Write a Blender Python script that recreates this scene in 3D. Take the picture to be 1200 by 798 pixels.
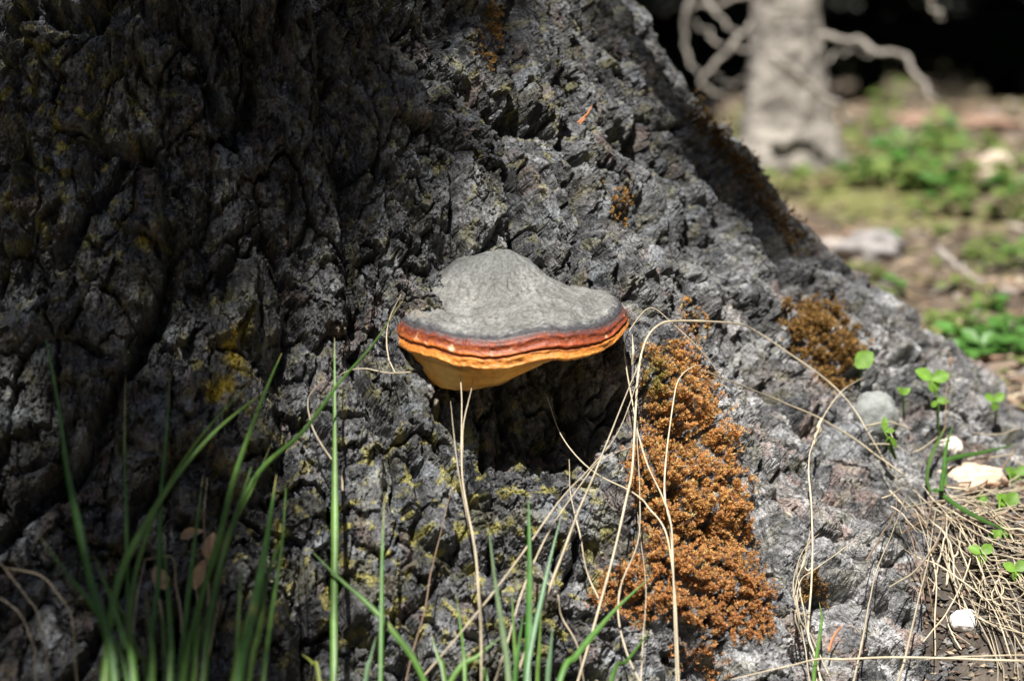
import bpy, math, random
import numpy as np
from mathutils import Vector, Matrix

for o in list(bpy.data.objects):
    bpy.data.objects.remove(o, do_unlink=True)
scene = bpy.context.scene
COL = scene.collection
rng = np.random.default_rng(11)
random.seed(11)
R = math.radians

# ------------------------------------------------------------------ camera
CAM = np.array((0.0, -1.20, 0.45))
PITCH = 10.0
cam_d = bpy.data.cameras.new('camera')
cam_d.lens = 70.0
cam_d.sensor_width = 36.0
cam_d.clip_start = 0.05
cam_d.clip_end = 400.0
cam_d.dof.use_dof = True
cam_d.dof.focus_distance = 1.15
cam_d.dof.aperture_fstop = 5.3
cam = bpy.data.objects.new('camera', cam_d)
cam.location = CAM
cam.rotation_euler = (R(90 - PITCH), 0, 0)
COL.objects.link(cam)
scene.camera = cam

# ------------------------------------------------------------------ world, sun, exposure
SUN_EL, SUN_AZ = 60.0, 10.0          # azimuth measured from behind the camera towards the left
S = np.array((-math.sin(R(SUN_AZ)) * math.cos(R(SUN_EL)), -math.cos(R(SUN_AZ)) * math.cos(R(SUN_EL)), math.sin(R(SUN_EL))))
world = bpy.data.worlds.new('World')
scene.world = world
world.use_nodes = True
wn = world.node_tree.nodes
sky = wn.new('ShaderNodeTexSky')
sky.sky_type = 'NISHITA'
sky.sun_disc = False
sky.sun_elevation = R(SUN_EL)
sky.sun_rotation = R(180 + SUN_AZ)
world.node_tree.links.new(sky.outputs[0], wn['Background'].inputs[0])
wn['Background'].inputs[1].default_value = 0.05
sun_d = bpy.data.lights.new('sun', 'SUN')
sun_d.energy = 5.0
sun_d.angle = R(0.53)
sun_d.color = (1.0, 0.955, 0.89)
sun = bpy.data.objects.new('sun', sun_d)
sun.rotation_euler = Vector(S).to_track_quat('Z', 'Y').to_euler()
sun.location = (-2, -4, 8)
COL.objects.link(sun)
scene.view_settings.view_transform = 'Standard'
scene.view_settings.look = 'None'
scene.view_settings.exposure = 1.05
scene.view_settings.gamma = 1.0
scene.cycles.max_bounces = 6
scene.cycles.diffuse_bounces = 3
scene.cycles.glossy_bounces = 2
scene.cycles.transmission_bounces = 3
scene.cycles.transparent_max_bounces = 4

# ------------------------------------------------------------------ noise helpers
def _hash(ix, iy, seed):
    h = (ix.astype(np.int64) * 374761393 + iy.astype(np.int64) * 668265263 + seed * 1442695041) & 0xFFFFFFFF
    h = ((h ^ (h >> 13)) * 1274126177) & 0xFFFFFFFF
    h = ((h ^ (h >> 16)) * 2246822519) & 0xFFFFFFFF
    return h ^ (h >> 15)

def hrand(ix, iy, seed):
    return (_hash(ix, iy, seed) & 0xFFFFFF).astype(np.float32) / np.float32(0xFFFFFF)

def perlin(x, y, seed=0):
    x = np.asarray(x, np.float32); y = np.asarray(y, np.float32)
    xi = np.floor(x); yi = np.floor(y)
    xf = x - xi; yf = y - yi
    xi = xi.astype(np.int64); yi = yi.astype(np.int64)
    u = xf * xf * xf * (xf * (xf * 6 - 15) + 10); v = yf * yf * yf * (yf * (yf * 6 - 15) + 10)
    def g(a, b):
        ang = hrand(xi + a, yi + b, seed) * np.float32(2 * math.pi)
        return np.cos(ang) * (xf - a) + np.sin(ang) * (yf - b)
    n0 = g(0, 0) * (1 - u) + g(1, 0) * u
    n1 = g(0, 1) * (1 - u) + g(1, 1) * u
    return (n0 * (1 - v) + n1 * v) * np.float32(1.5)

def fbm(x, y, oct=4, seed=0, gain=0.5):
    a, t, f, r = 1.0, 0.0, 1.0, 0.0
    for i in range(oct):
        r = r + a * perlin(x * f, y * f, seed + i * 17); t += a; a *= gain; f *= 2.03
    return r / t

def voronoi(x, y, seed=0):
    """F1, F2, cell ids and vector from the cell point"""
    x = np.asarray(x, np.float32); y = np.asarray(y, np.float32)
    xi = np.floor(x).astype(np.int64); yi = np.floor(y).astype(np.int64)
    f1 = np.full(x.shape, 9.0, np.float32); f2 = f1.copy()
    cx = np.zeros(x.shape, np.int64); cy = cx.copy()
    dx = np.zeros(x.shape, np.float32); dy = dx.copy()
    for a in (-1, 0, 1):
        for b in (-1, 0, 1):
            ix, iy = xi + a, yi + b
            h = _hash(ix, iy, seed)
            px = ix + 0.08 + 0.84 * (h & 0xFFFF).astype(np.float32) / 65535.0 - x
            py = iy + 0.08 + 0.84 * ((h >> 16) & 0xFFFF).astype(np.float32) / 65535.0 - y
            d = np.sqrt(px * px + py * py).astype(np.float32)
            near = d < f1
            f2 = np.where(near, f1, np.minimum(f2, d))
            f1 = np.where(near, d, f1)
            cx = np.where(near, ix, cx); cy = np.where(near, iy, cy)
            dx = np.where(near, -px, dx); dy = np.where(near, -py, dy)
    return f1, f2, cx, cy, dx, dy

def sstep(a, b, x):
    t = np.clip((x - a) / (b - a), 0, 1)
    return t * t * (3 - 2 * t)

def lerp(a, b, t):
    return a + (b - a) * t

# ------------------------------------------------------------------ mesh and tagging helpers
def mesh_data(name, verts, faces, mat=None, colors=None, smooth=True, mats=None):
    """faces: int array (n,3) or (n,4), or a list of both kinds"""
    verts = np.asarray(verts, np.float32)
    if not isinstance(faces, list):
        faces = [faces]
    faces = [np.asarray(f, np.int32) for f in faces if len(f)]
    me = bpy.data.meshes.new(name)
    me.vertices.add(len(verts)); me.vertices.foreach_set('co', verts.ravel())
    loops = np.concatenate([f.ravel() for f in faces])
    tot = np.concatenate([np.full(len(f), f.shape[1], np.int32) for f in faces])
    start = np.concatenate(([0], np.cumsum(tot)[:-1])).astype(np.int32)
    me.loops.add(len(loops)); me.loops.foreach_set('vertex_index', loops)
    me.polygons.add(len(tot)); me.polygons.foreach_set('loop_start', start)
    me.polygons.foreach_set('loop_total', tot)
    me.polygons.foreach_set('use_smooth', np.full(len(tot), smooth, bool))
    me.update(calc_edges=True)
    if colors is not None:
        at = me.color_attributes.new('tint', 'FLOAT_COLOR', 'POINT')
        c = np.ones((len(verts), 4), np.float32); c[:, :3] = colors
        at.data.foreach_set('color', c.ravel())
    if mat is not None:
        me.materials.append(mat)
    return me

def obj(name, me, parent=None):
    o = bpy.data.objects.new(name, me)
    COL.objects.link(o)
    if parent is not None:
        o.parent = parent
        o.matrix_parent_inverse = Matrix.Translation(-parent.location)
    return o

def empty(name, loc):
    o = bpy.data.objects.new(name, None)
    o.location = loc; o.empty_display_size = 0.02
    COL.objects.link(o)
    return o

def tag(o, label=None, cat=None, group=None, kind=None):
    if label: o['label'] = label
    if cat: o['category'] = cat
    if group: o['group'] = group
    if kind: o['kind'] = kind
    return o

def grid_faces(nu, nv, wrap=False):
    """rows nv, columns nu"""
    i = np.arange(nu if wrap else nu - 1); j = np.arange(nv - 1)
    I, J = np.meshgrid(i, j)
    I2 = (I + 1) % nu
    return np.stack([J * nu + I, J * nu + I2, (J + 1) * nu + I2, (J + 1) * nu + I], -1).reshape(-1, 4)

def norm(v):
    v = np.asarray(v, float)
    return v / (np.linalg.norm(v) + 1e-12)

def catmull(P, n):
    P = np.asarray(P, float)
    if len(P) == 2:
        t = np.linspace(0, 1, n)[:, None]
        return P[0] * (1 - t) + P[1] * t
    Q = np.vstack([2 * P[0] - P[1], P, 2 * P[-1] - P[-2]])
    out = []
    for t in np.linspace(0, len(P) - 1 - 1e-6, n):
        k = int(t); f = t - k
        a, b, c, d = Q[k:k + 4]
        out.append(0.5 * (2 * b + (c - a) * f + (2 * a - 5 * b + 4 * c - d) * f * f + (3 * b - a - 3 * c + d) * f ** 3))
    return np.array(out)

def frames(C):
    T = np.gradient(C, axis=0); T /= np.linalg.norm(T, axis=1)[:, None] + 1e-12
    ref = np.array((0.3, -1.0, 0.15)); ref /= np.linalg.norm(ref)
    A = np.cross(T, ref); A /= np.linalg.norm(A, axis=1)[:, None] + 1e-9
    B = np.cross(A, T)
    return T, A, B

def tube(C, rad, sides=6, squash=1.0, bump=0.0):
    n = len(C); T, A, B = frames(C)
    rad = np.broadcast_to(np.asarray(rad, float), (n,))
    an = np.linspace(0, 2 * math.pi, sides, endpoint=False)
    rr = rad[:, None] * (1 + bump * rng.normal(size=(n, sides)))
    V = C[:, None] + (A[:, None] * np.cos(an)[None, :, None] + squash * B[:, None] * np.sin(an)[None, :, None]) * rr[..., None]
    F = grid_faces(sides, n, True)
    V = np.vstack([V.reshape(-1, 3), C[:1], C[-1:]])
    e = np.arange(sides); e2 = (e + 1) % sides
    F3 = np.vstack([np.stack([e2, e, np.full(sides, n * sides)], 1),
                    np.stack([e + (n - 1) * sides, e2 + (n - 1) * sides, np.full(sides, n * sides + 1)], 1)])
    return V, [F, F3]

def merge(parts):
    """list of (verts, [faces...], colour or None) -> verts, faces, colours"""
    V, Q, T, Cc, off = [], [], [], [], 0
    for p in parts:
        v, fs = p[0], p[1]
        if not isinstance(fs, list): fs = [fs]
        V.append(v)
        for f in fs:
            f = np.asarray(f, np.int64)
            if not len(f): continue
            (Q if f.shape[1] == 4 else T).append(f + off)
        if len(p) > 2:
            Cc.append(np.broadcast_to(np.asarray(p[2], np.float32), (len(v), 3)))
        off += len(v)
    fs = []
    if Q: fs.append(np.vstack(Q))
    if T: fs.append(np.vstack(T))
    return np.vstack(V), fs, (np.vstack(Cc) if Cc else None)

# ------------------------------------------------------------------ materials
def material(name, color=(0.5, 0.5, 0.5), rough=0.7, spec=0.3, tint=False, noise=None, bump=None, trans=None, rand=0.0, bump2=None):
    """noise=(scale, low factor, high factor); bump=(scale, strength, distance)"""
    m = bpy.data.materials.new(name); m.use_nodes = True
    nt = m.node_tree; N = nt.nodes; L = nt.links
    b = N['Principled BSDF']
    b.inputs['Roughness'].default_value = rough
    b.inputs['Specular IOR Level'].default_value = spec
    if tint:
        a = N.new('ShaderNodeAttribute'); a.attribute_name = 'tint'; src = a.outputs['Color']
    else:
        c = N.new('ShaderNodeRGB'); c.outputs[0].default_value = (*color, 1); src = c.outputs[0]
    tc = N.new('ShaderNodeTexCoord')
    if noise:
        t = N.new('ShaderNodeTexNoise'); t.inputs['Scale'].default_value = noise[0]; t.inputs['Detail'].default_value = 5
        t.inputs['Roughness'].default_value = 0.65
        L.new(tc.outputs['Object'], t.inputs['Vector'])
        mr = N.new('ShaderNodeMapRange'); mr.inputs[1].default_value = 0.3; mr.inputs[2].default_value = 0.7
        mr.inputs[3].default_value = noise[1]; mr.inputs[4].default_value = noise[2]
        L.new(t.outputs[0], mr.inputs[0])
        mx = N.new('ShaderNodeVectorMath'); mx.operation = 'SCALE'
        L.new(src, mx.inputs[0]); L.new(mr.outputs[0], mx.inputs['Scale']); src = mx.outputs[0]
    if rand:
        oi = N.new('ShaderNodeObjectInfo')
        mr = N.new('ShaderNodeMapRange'); mr.inputs[3].default_value = 1 - rand; mr.inputs[4].default_value = 1 + rand
        L.new(oi.outputs['Random'], mr.inputs[0])
        mx = N.new('ShaderNodeVectorMath'); mx.operation = 'SCALE'
        L.new(src, mx.inputs[0]); L.new(mr.outputs[0], mx.inputs['Scale']); src = mx.outputs[0]
    L.new(src, b.inputs['Base Color'])
    prev = None
    for bp in (bump, bump2):
        if bp:
            t = N.new('ShaderNodeTexNoise'); t.inputs['Scale'].default_value = bp[0]; t.inputs['Detail'].default_value = 4
            L.new(tc.outputs['Object'], t.inputs['Vector'])
            bu = N.new('ShaderNodeBump'); bu.inputs['Strength'].default_value = bp[1]; bu.inputs['Distance'].default_value = bp[2]
            L.new(t.outputs[0], bu.inputs['Height'])
            if prev is not None: L.new(prev, bu.inputs['Normal'])
            prev = bu.outputs[0]
    if prev is not None:
        L.new(prev, b.inputs['Normal'])
    if trans:
        tr = N.new('ShaderNodeBsdfTranslucent')
        L.new(src, tr.inputs[0])
        ms = N.new('ShaderNodeMixShader'); ms.inputs[0].default_value = trans
        L.new(b.outputs[0], ms.inputs[1]); L.new(tr.outputs[0], ms.inputs[2])
        L.new(ms.outputs[0], N['Material Output'].inputs[0])
    return m

M = dict(
    bark=material('spruce_bark', rough=0.44, spec=0.6, tint=True, noise=(420, 0.35, 1.6), bump=(600, 0.75, 0.0014), bump2=(2000, 0.4, 0.0005)),
    crust=material('fungus_crust', rough=0.75, spec=0.25, tint=True, noise=(520, 0.5, 1.4), bump=(420, 0.7, 0.0014), bump2=(1600, 0.35, 0.0004)),
    rim=material('fungus_rim', rough=0.5, spec=0.4, tint=True, noise=(420, 0.6, 1.3), bump=(600, 0.5, 0.0012), bump2=(1800, .3, .0005)),
    pores=material('fungus_pores', rough=0.8, spec=0.2, tint=True, noise=(120, 0.8, 1.15), bump=(1800, 0.5, 0.0005)),
    moss=material('moss', rough=0.7, spec=0.25, tint=True, trans=0.25),
    straw=material('dry_straw', (0.50, 0.43, 0.31), rough=0.5, spec=0.4, noise=(90, 0.7, 1.2), trans=0.12, rand=0.3),
    brownstraw=material('brown_straw', (0.22, 0.15, 0.10), rough=0.6, spec=0.3, noise=(90, 0.8, 1.15)),
    grass=material('green_grass', (0.075, 0.19, 0.035), rough=0.42, spec=0.45, noise=(60, 0.8, 1.25), trans=0.3, rand=0.25),
    bluegrass=material('blue_green_grass', (0.11, 0.22, 0.11), rough=0.42, spec=0.45, noise=(60, 0.8, 1.25), trans=0.3, rand=0.2),
    leaf=material('green_leaf', (0.155, 0.215, 0.055), rough=0.5, spec=0.35, noise=(150, 0.8, 1.2), trans=0.4, rand=0.25, bump=(300, 0.3, 0.001)),
    fresh=material('fresh_leaf', (0.17, 0.33, 0.045), rough=0.5, spec=0.35, noise=(200, 0.75, 1.25), trans=0.4, rand=0.2, bump=(300, 0.4, 0.001)),
    blade=material('grass_blade', rough=0.42, spec=0.45, tint=True, noise=(200, 0.8, 1.2), trans=0.3),
    deadleaf=material('dead_leaf', (0.34, 0.24, 0.16), rough=0.7, spec=0.2, noise=(200, 0.6, 1.3), rand=.2),
    soil=material('forest_soil', rough=0.95, spec=0.1, tint=True, noise=(60, 0.5, 1.5), bump=(250, 0.8, 0.004)),
    litter=material('forest_litter', rough=0.85, spec=0.2, tint=True),
    stone=material('grey_stone', (0.23, 0.245, 0.235), rough=0.85, spec=0.25, noise=(140, 0.75, 1.2), bump=(300, 0.5, 0.002)),
    pale=material('pale_stone', rough=0.85, spec=0.25, tint=True, noise=(160, 0.75, 1.2), bump=(260, 0.6, 0.002)),
    bgbark=material('grey_bark', (0.25, 0.23, 0.205), rough=0.85, spec=0.2, noise=(22, 0.25, 1.6), bump=(45, 1.0, 0.02)),
    deadwood=material('dead_wood', (0.29, 0.265, 0.235), rough=0.8, spec=0.2, noise=(60, 0.7, 1.3)),
    needles=material('spruce_needles', (0.022, 0.045, 0.018), rough=0.6, spec=0.25, noise=(6, 0.6, 1.4)),
    darkbark=material('dark_bark', (0.07, 0.06, 0.05), rough=0.9, spec=0.15, noise=(30, 0.6, 1.4)),
    needle=material('fallen_needle', (0.42, 0.17, 0.07), rough=0.5, spec=0.4),
)

def add_layers(m, scale, mult, dist, strength):
    nt = m.node_tree; N = nt.nodes; L = nt.links
    b = N['Principled BSDF']; old = b.inputs['Normal'].links[0].from_socket
    tc = N.new('ShaderNodeTexCoord'); t = N.new('ShaderNodeTexNoise'); t.inputs['Scale'].default_value = scale; t.inputs['Detail'].default_value = 6
    t.inputs['Roughness'].default_value = 0.6; t.inputs['Distortion'].default_value = 0.6
    L.new(tc.outputs['Object'], t.inputs['Vector'])
    mu = N.new('ShaderNodeMath'); mu.operation = 'MULTIPLY'; mu.inputs[1].default_value = mult; L.new(t.outputs[0], mu.inputs[0])
    fr = N.new('ShaderNodeMath'); fr.operation = 'FRACT'; L.new(mu.outputs[0], fr.inputs[0])
    bu = N.new('ShaderNodeBump'); bu.inputs['Strength'].default_value = strength; bu.inputs['Distance'].default_value = dist
    L.new(fr.outputs[0], bu.inputs['Height']); L.new(old, bu.inputs['Normal']); L.new(bu.outputs[0], b.inputs['Normal'])
add_layers(M['bark'], 70, 15, 0.0013, 0.75)

# ------------------------------------------------------------------ picture rays <-> world
F = 70.0 / 36.0 * 1200.0
cp, sp = math.cos(R(PITCH)), math.sin(R(PITCH))
RIGHT = np.array((1.0, 0, 0)); FWD = np.array((0, cp, -sp)); UP = np.array((0, sp, cp))

def project(P):
    d = np.asarray(P) - CAM
    z = d @ FWD
    return 600 + F * (d @ RIGHT) / z, 399 - F * (d @ UP) / z, z

def ray(px, py):
    return FWD + RIGHT * ((px - 600) / F) + UP * ((399 - py) / F)     # depth 1 along FWD

# ------------------------------------------------------------------ ground height
XC, YC = -0.22, 0.22
_q = np.array((-9, -0.15, 0.0, 0.05, 0.09, 0.157, 0.2, 0.4, 1.2, 2.2, 4, 30.))
_g = np.array((-0.3, -0.01, 0.015, 0.022, 0.034, 0.084, 0.126, 0.142, 0.205, 0.20, 0.16, 0.1))
def ground_z(x, y):
    x = np.asarray(x, np.float32); y = np.asarray(y, np.float32)
    z = np.interp(x * 0.8 + y * 0.5, _q, _g)
    far = np.clip(y - 3.4, 0, 30)
    z = z - 0.10 * far * np.clip(far, 0, 1)
    z = z + 0.012 * fbm(x * 7, y * 7, 3, 5) + 0.05 * fbm(x * 0.9, y * 0.9, 2, 9) * sstep(0.3, 1.5, np.hypot(x, y))
    return z

# ------------------------------------------------------------------ the spruce trunk
z0 = np.array((-.25, -.1, 0, .07, .15, .25, .35, .45, .6, 1, 3, 7, 11, 15))
r0 = np.array((.60, .55, .495, .455, .41, .36, .318, .288, .270, .25, .215, .16, .10, .02))
z2 = np.array((-.25, -.1, 0, .05, .1, .154, .208, .263, .34, .45, .55, 16))
a2 = np.array((.75, .62, .45, .33, .235, .165, .130, .085, .055, .006, 0, 0))
z1 = np.array((-.25, 0, .1, .2, .27, .35, .45, .6, 16))
a1 = np.array((.14, .10, .075, .055, .040, .022, .005, 0, 0))
z3 = np.array((-.25, 0, .1, .3, .45, .6, 16))
a3 = np.array((.18, .13, .09, .035, .01, 0, 0))

nd = 1130
th = np.concatenate([np.radians(np.linspace(-112, 20, nd)), np.radians(np.linspace(20, 248, 102)[1:-1])])
NT = len(th)
zz_d = np.linspace(-0.05, 0.49, 775)
zz = np.concatenate([[-0.25, -0.12], zz_d, 0.49 + np.geomspace(0.004, 14.4, 24)])
NZ = len(zz)
Z, TH = np.meshgrid(zz.astype(np.float32), th.astype(np.float32), indexing='ij')
def lobe(t, c, s):
    d = (t - R(c) + math.pi) % (2 * math.pi) - math.pi
    return np.exp(-0.5 * (d / R(s)) ** 2)
RB = (np.interp(Z, z0, r0) + np.interp(Z, z2, a2) * lobe(TH, -2, 11.5) + np.interp(Z, z1, a1) * lobe(TH, -37, 16.5)
      + np.interp(Z, (-.25, 0, .05, .1, .15, .2), (.10, .075, .064, .044, .018, 0)) * lobe(TH, -25, 9.5)
      + np.interp(Z, z3, a3) * lobe(TH, -118, 18) + np.interp(Z, z1, a1) * (lobe(TH, 75, 18) + lobe(TH, 160, 20))).astype(np.float32)
BX = XC + RB * np.cos(TH); BY = YC + RB * np.sin(TH)
BP = np.stack([BX, BY, Z], -1)
du = np.gradient(BP, axis=1); dv = np.gradient(BP, axis=0)
NB = np.cross(du, dv); NB /= np.linalg.norm(NB, axis=-1)[..., None] + 1e-12
V_arc = np.interp(Z, zz, np.concatenate([[0], np.cumsum(np.hypot(np.diff(zz), np.diff(np.interp(zz, z0, r0))))])).astype(np.float32)
U = (TH * 0.40).astype(np.float32); V = V_arc
PX, PY, _pz = project(BP)

def blob(x, y, sx, sy=None, rot=0.0):
    sy = sy or sx
    dx, dy = PX - x, PY - y
    c, s = math.cos(R(rot)), math.sin(R(rot))
    a, b = dx * c + dy * s, -dx * s + dy * c
    return np.exp(-0.5 * ((a / sx) ** 2 + (b / sy) ** 2)).astype(np.float32)

wl = sstep(-58, -80, np.degrees(TH)).astype(np.float32)        # the ridged left side
U2 = U + 0.009 * fbm(U * 24, V * 15, 3, 1) + 0.0025 * fbm(U * 110, V * 90, 2, 2)
V2 = V + 0.009 * fbm(U * 24 + 7, V * 15, 3, 3) + 0.0025 * fbm(U * 110 + 9, V * 90, 2, 4)
n = perlin(U2 * 17, V2 * 8.0, 6)
h = 0.022 * (sstep(0.0, 0.20, np.abs(n)) - 1) * (0.65 + 0.35 * wl)
n = perlin(U2 * 34 + 5, V2 * 10, 7)
rw = sstep(R(-62), R(-45), TH)
h += (0.012 + 0.007 * rw - 0.008 * wl) * (sstep(0.0, 0.14, np.abs(n)) - 1) * sstep(-0.3, 0.2, fbm(U * 12 + 3, V * 9, 2, 11))
h += 0.009 * fbm(U * 9, V * 8, 3, 8) + 0.006 * wl * fbm(U * 26, V * 12, 3, 10)
rough_zone = sstep(-0.28, 0.28, fbm(U * 15 + 6, V * 11, 3, 12))
f1, f2, cx, cy, dx, dy = voronoi(U2 / 0.028, V2 / 0.052, 21)
plate_r = hrand(cx, cy, 12)
h += 0.010 * (sstep(0.0, 0.16, f2 - f1) - 1) * (0.2 + 0.8 * hrand(cx, cy, 9)) + 0.009 * (hrand(cx, cy, 5) - 0.5) + 0.006 * (dx * (hrand(cx, cy, 6) - 0.5) - 0.8 * dy * hrand(cx, cy, 7))
# ragged cracks
c1 = np.abs(perlin(U2 * 62 + 3, V2 * 34, 16)); c2 = np.abs(perlin(U2 * 130 + 5, V2 * 80, 17))
h -= (0.0085 + 0.0075 * rw - 0.0065 * wl) * (1 - sstep(0.0, 0.10, c1)) * sstep(-0.25, 0.25, fbm(U * 20 + 8, V * 20, 2, 18))
h -= 0.0035 * (1 - sstep(0.0, 0.10, c2)) * rough_zone * (1 - .7 * wl)
U3 = U2 + 0.0035 * fbm(U * 170, V * 110, 3, 31); V3 = V2 + 0.0045 * fbm(U * 170 + 20, V * 110, 3, 32)
f1, f2, cx, cy, dx, dy = voronoi(U3 / 0.0105, V3 / 0.0190, 41)
h += (0.0055 * (hrand(cx, cy, 5) - 0.5) + 0.006 * (dx * (hrand(cx, cy, 6) - 0.5) - dy * (0.1 + hrand(cx, cy, 7)))) * (0.4 + 0.6 * rough_zone + .7 * wl)
flake_r = hrand(cx, cy, 13); flake_r2 = hrand(cx, cy, 14)
U4 = U3 + 0.002 * fbm(U * 420, V * 320, 2, 33); V4 = V3 + 0.002 * fbm(U * 420 + 11, V * 320, 2, 34)
f1, f2, cx, cy, dx, dy = voronoi(U4 / 0.0048 + 3.3, V4 / 0.0076, 51)
small_r = hrand(cx, cy, 15)
h += 0.0018 * (small_r - 0.5) * (hrand(cx, cy, 8) > 0.35) * (rough_zone + .6 * wl)
# layered sheets: the relief breaks into thin stacked scales with ragged, drawn-out outlines
hw = h + 0.0085 * fbm(U * 85, V * 42, 5, 61, 0.62)
LY = 0.0026
k = np.floor(hw / LY); fr = hw / LY - k
h = 0.25 * h + 0.75 * (k + sstep(0.82, 1.0, fr)) * LY
hw = h + 0.0030 * fbm(U * 260 + 2, V * 130, 3, 62, 0.6)
k = np.floor(hw / 0.0011); fr = hw / 0.0011 - k
h = 0.40 * h + 0.60 * (k + sstep(0.78, 1.0, fr)) * 0.0011
h += (0.0005 + 0.0009 * rough_zone) * fbm(U * 520, V * 420, 2, 71)
# deep furrows and hollows at their places on the trunk
for (x, y, sx, sy, rot, d) in ((118, 150, 12, 60, 4, .016), (95, 560, 22, 70, -25, .016), (205, 640, 24, 60, 10, .014), (240, 300, 12, 55, 6, .016),
                               (290, 120, 13, 50, -8, .012), (330, 520, 14, 60, 8, .012), (170, 420, 13, 70, 8, .012), (585, 130, 12, 50, -52, .018),
                               (640, 500, 74, 50, 0, .030), (870, 395, 15, 60, -60, .016), (1010, 530, 10, 60, -52, .014), (735, 160, 10, 40, -50, .012),
                               (905, 480, 9, 40, -62, .010), (920, 560, 9, 46, -66, .010), (700, 640, 30, 10, 0, .012), (350, 330, 14, 60, 10, .012), (500, 560, 12, 40, -30, .01),
                               (420, 250, 12, 60, -20, .012), (800, 270, 10, 60, -48, .012)):
    h -= d * (1.35 if x > 700 else 1.0) * blob(x, y, sx, sy, rot)
for (x, y, sx, sy, rot, d) in ((175, 300, 22, 60, 5, .012), (268, 400, 24, 80, 5, .014), (60, 300, 30, 90, 0, .012), (300, 640, 30, 80, 8, .008), (470, 640, 50, 60, 0, .008),
                               (150, 60, 22, 60, 0, .010), (690, 700, 50, 22, 0, .006)):
    h += d * blob(x, y, sx, sy, rot)
h -= 0.010 * blob(545, 305, 40, 24) + 0.014 * blob(470, 375, 26, 40) + 0.006 * blob(735, 375, 20, 26)
coarse = np.ones_like(Z); coarse[NZ - 24:] = 0.6
h *= coarse
TP = BP + NB * h[..., None]

# colours of the bark itself (scales, lichens, resin), with sunlight painted in on the right
def mixc(c, col, t):
    return c + (np.asarray(col, np.float32) - c) * t[..., None]
micro = sstep(-.35, .35, fbm(U * 330, V * 210, 3, 86, .7))
tone = np.clip(0.30 * flake_r + 0.18 * plate_r + 0.27 * small_r + .25 * micro, 0, 1)
Cb = mixc(np.broadcast_to(np.array((.012, .0135, .0165), np.float32), TP.shape).copy(), (.29, .296, .308), tone ** 2.3)
Cb = mixc(Cb, (.13, .092, .08), 0.6 * (flake_r2 > 0.86) * sstep(0.2, 0.8, small_r))
Cb = mixc(Cb, (.075, .066, .056), (0.45 - .25 * wl) * sstep(0.15, 0.5, fbm(U * 28, V * 28, 3, 81)))
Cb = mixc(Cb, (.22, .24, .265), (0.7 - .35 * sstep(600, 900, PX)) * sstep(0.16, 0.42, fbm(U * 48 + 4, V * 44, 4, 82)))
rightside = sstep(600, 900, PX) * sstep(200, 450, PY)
Cb = Cb * (1 + 1.2 * rightside[..., None] * np.array((1.06, 1.0, .93), np.float32))  # sunlit right side: lightened and warmed in the colour
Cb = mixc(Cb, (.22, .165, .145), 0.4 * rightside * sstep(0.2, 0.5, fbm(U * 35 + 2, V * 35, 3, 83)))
region = np.clip(0.9 * blob(560, 600, 110, 90) + 0.9 * blob(270, 430, 30, 60) + 0.8 * blob(60, 150, 90, 120) + 0.9 * blob(175, 285, 22, 14)
                 + 0.5 * blob(330, 640, 70, 100) + 0.5 * blob(560, 700, 140, 80) + 0.35 * blob(560, 130, 120, 100) + .12, 0, 1)
yl = fbm(U * 95 + 1, V * 95, 3, 84, 0.6)
Cb = mixc(Cb, (.33, .30, .07), 0.85 * region * sstep(0.12, 0.32, yl) )
Cb = mixc(Cb, (.44, .33, .03), 0.95 * np.clip(blob(272, 415, 13, 24) + blob(258, 462, 16, 10) + blob(178, 284, 16, 7), 0, 1) * sstep(-0.15, 0.15, yl))
Cb = mixc(Cb, (.16, .15, .06), 0.35 * region * sstep(0.0, 0.35, fbm(U * 40 + 5, V * 40, 3, 85)))
Cb = np.clip(Cb, 0.02, 0.55)

spruce = empty('spruce_tree', (XC, YC, 0.0))
tag(spruce, 'massive old spruce trunk with cracked grey scaly bark, filling the left of the view', 'tree')
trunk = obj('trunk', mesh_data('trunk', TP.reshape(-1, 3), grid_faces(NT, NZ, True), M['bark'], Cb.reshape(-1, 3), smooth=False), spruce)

# picture-space depth lookup of the trunk front, to set small things down on it
_tp = TP.reshape(-1, 3); _nb = NB.reshape(-1, 3); _cb = Cb.reshape(-1, 3)
_px, _py, _dz = project(_tp)
_ok = (_px > -60) & (_px < 1260) & (_py > -60) & (_py < 1000) & (_dz > 0.3)
_idx = np.nonzero(_ok)[0]
W2, H2 = 1320 // 2, 1060 // 2
_bin = ((_py[_idx] + 60) // 2).astype(int) * W2 + ((_px[_idx] + 60) // 2).astype(int)
_ord = np.lexsort((_dz[_idx], _bin))
_b, _first = np.unique(_bin[_ord], return_index=True)
DI = np.full(W2 * H2, -1, np.int64); DI[_b] = _idx[_ord][_first]
DI = DI.reshape(H2, W2)

def trunk_hit(px, py, w=1):
    i, j = int((py + 60) // 2), int((px + 60) // 2)
    c = DI[max(i - w, 0):i + w + 1, max(j - w, 0):j + w + 1].ravel(); c = c[c >= 0]
    if not len(c): return None
    return c[np.argmin(_dz[c])]

def ground_hit(px, py):
    r = ray(px, py)
    t = np.concatenate([np.arange(0.6, 2.0, 0.004), np.arange(2.0, 12, 0.02)])
    P = CAM + t[:, None] * r
    below = P[:, 2] < ground_z(P[:, 0], P[:, 1])
    if not below.any(): return None, None
    i = int(np.argmax(below))
    return P[i], t[i]

def surf(px, py, w=1):
    """nearest surface point (trunk or ground) seen at a pixel, its normal and depth"""
    k = trunk_hit(px, py, w); g, t = ground_hit(px, py)
    if k is not None and (t is None or _dz[k] < t):
        return _tp[k].astype(float), _nb[k].astype(float), float(_dz[k])
    if g is None:
        return None, None, None
    return g, np.array((0, -0.2, 0.98)), t

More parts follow.
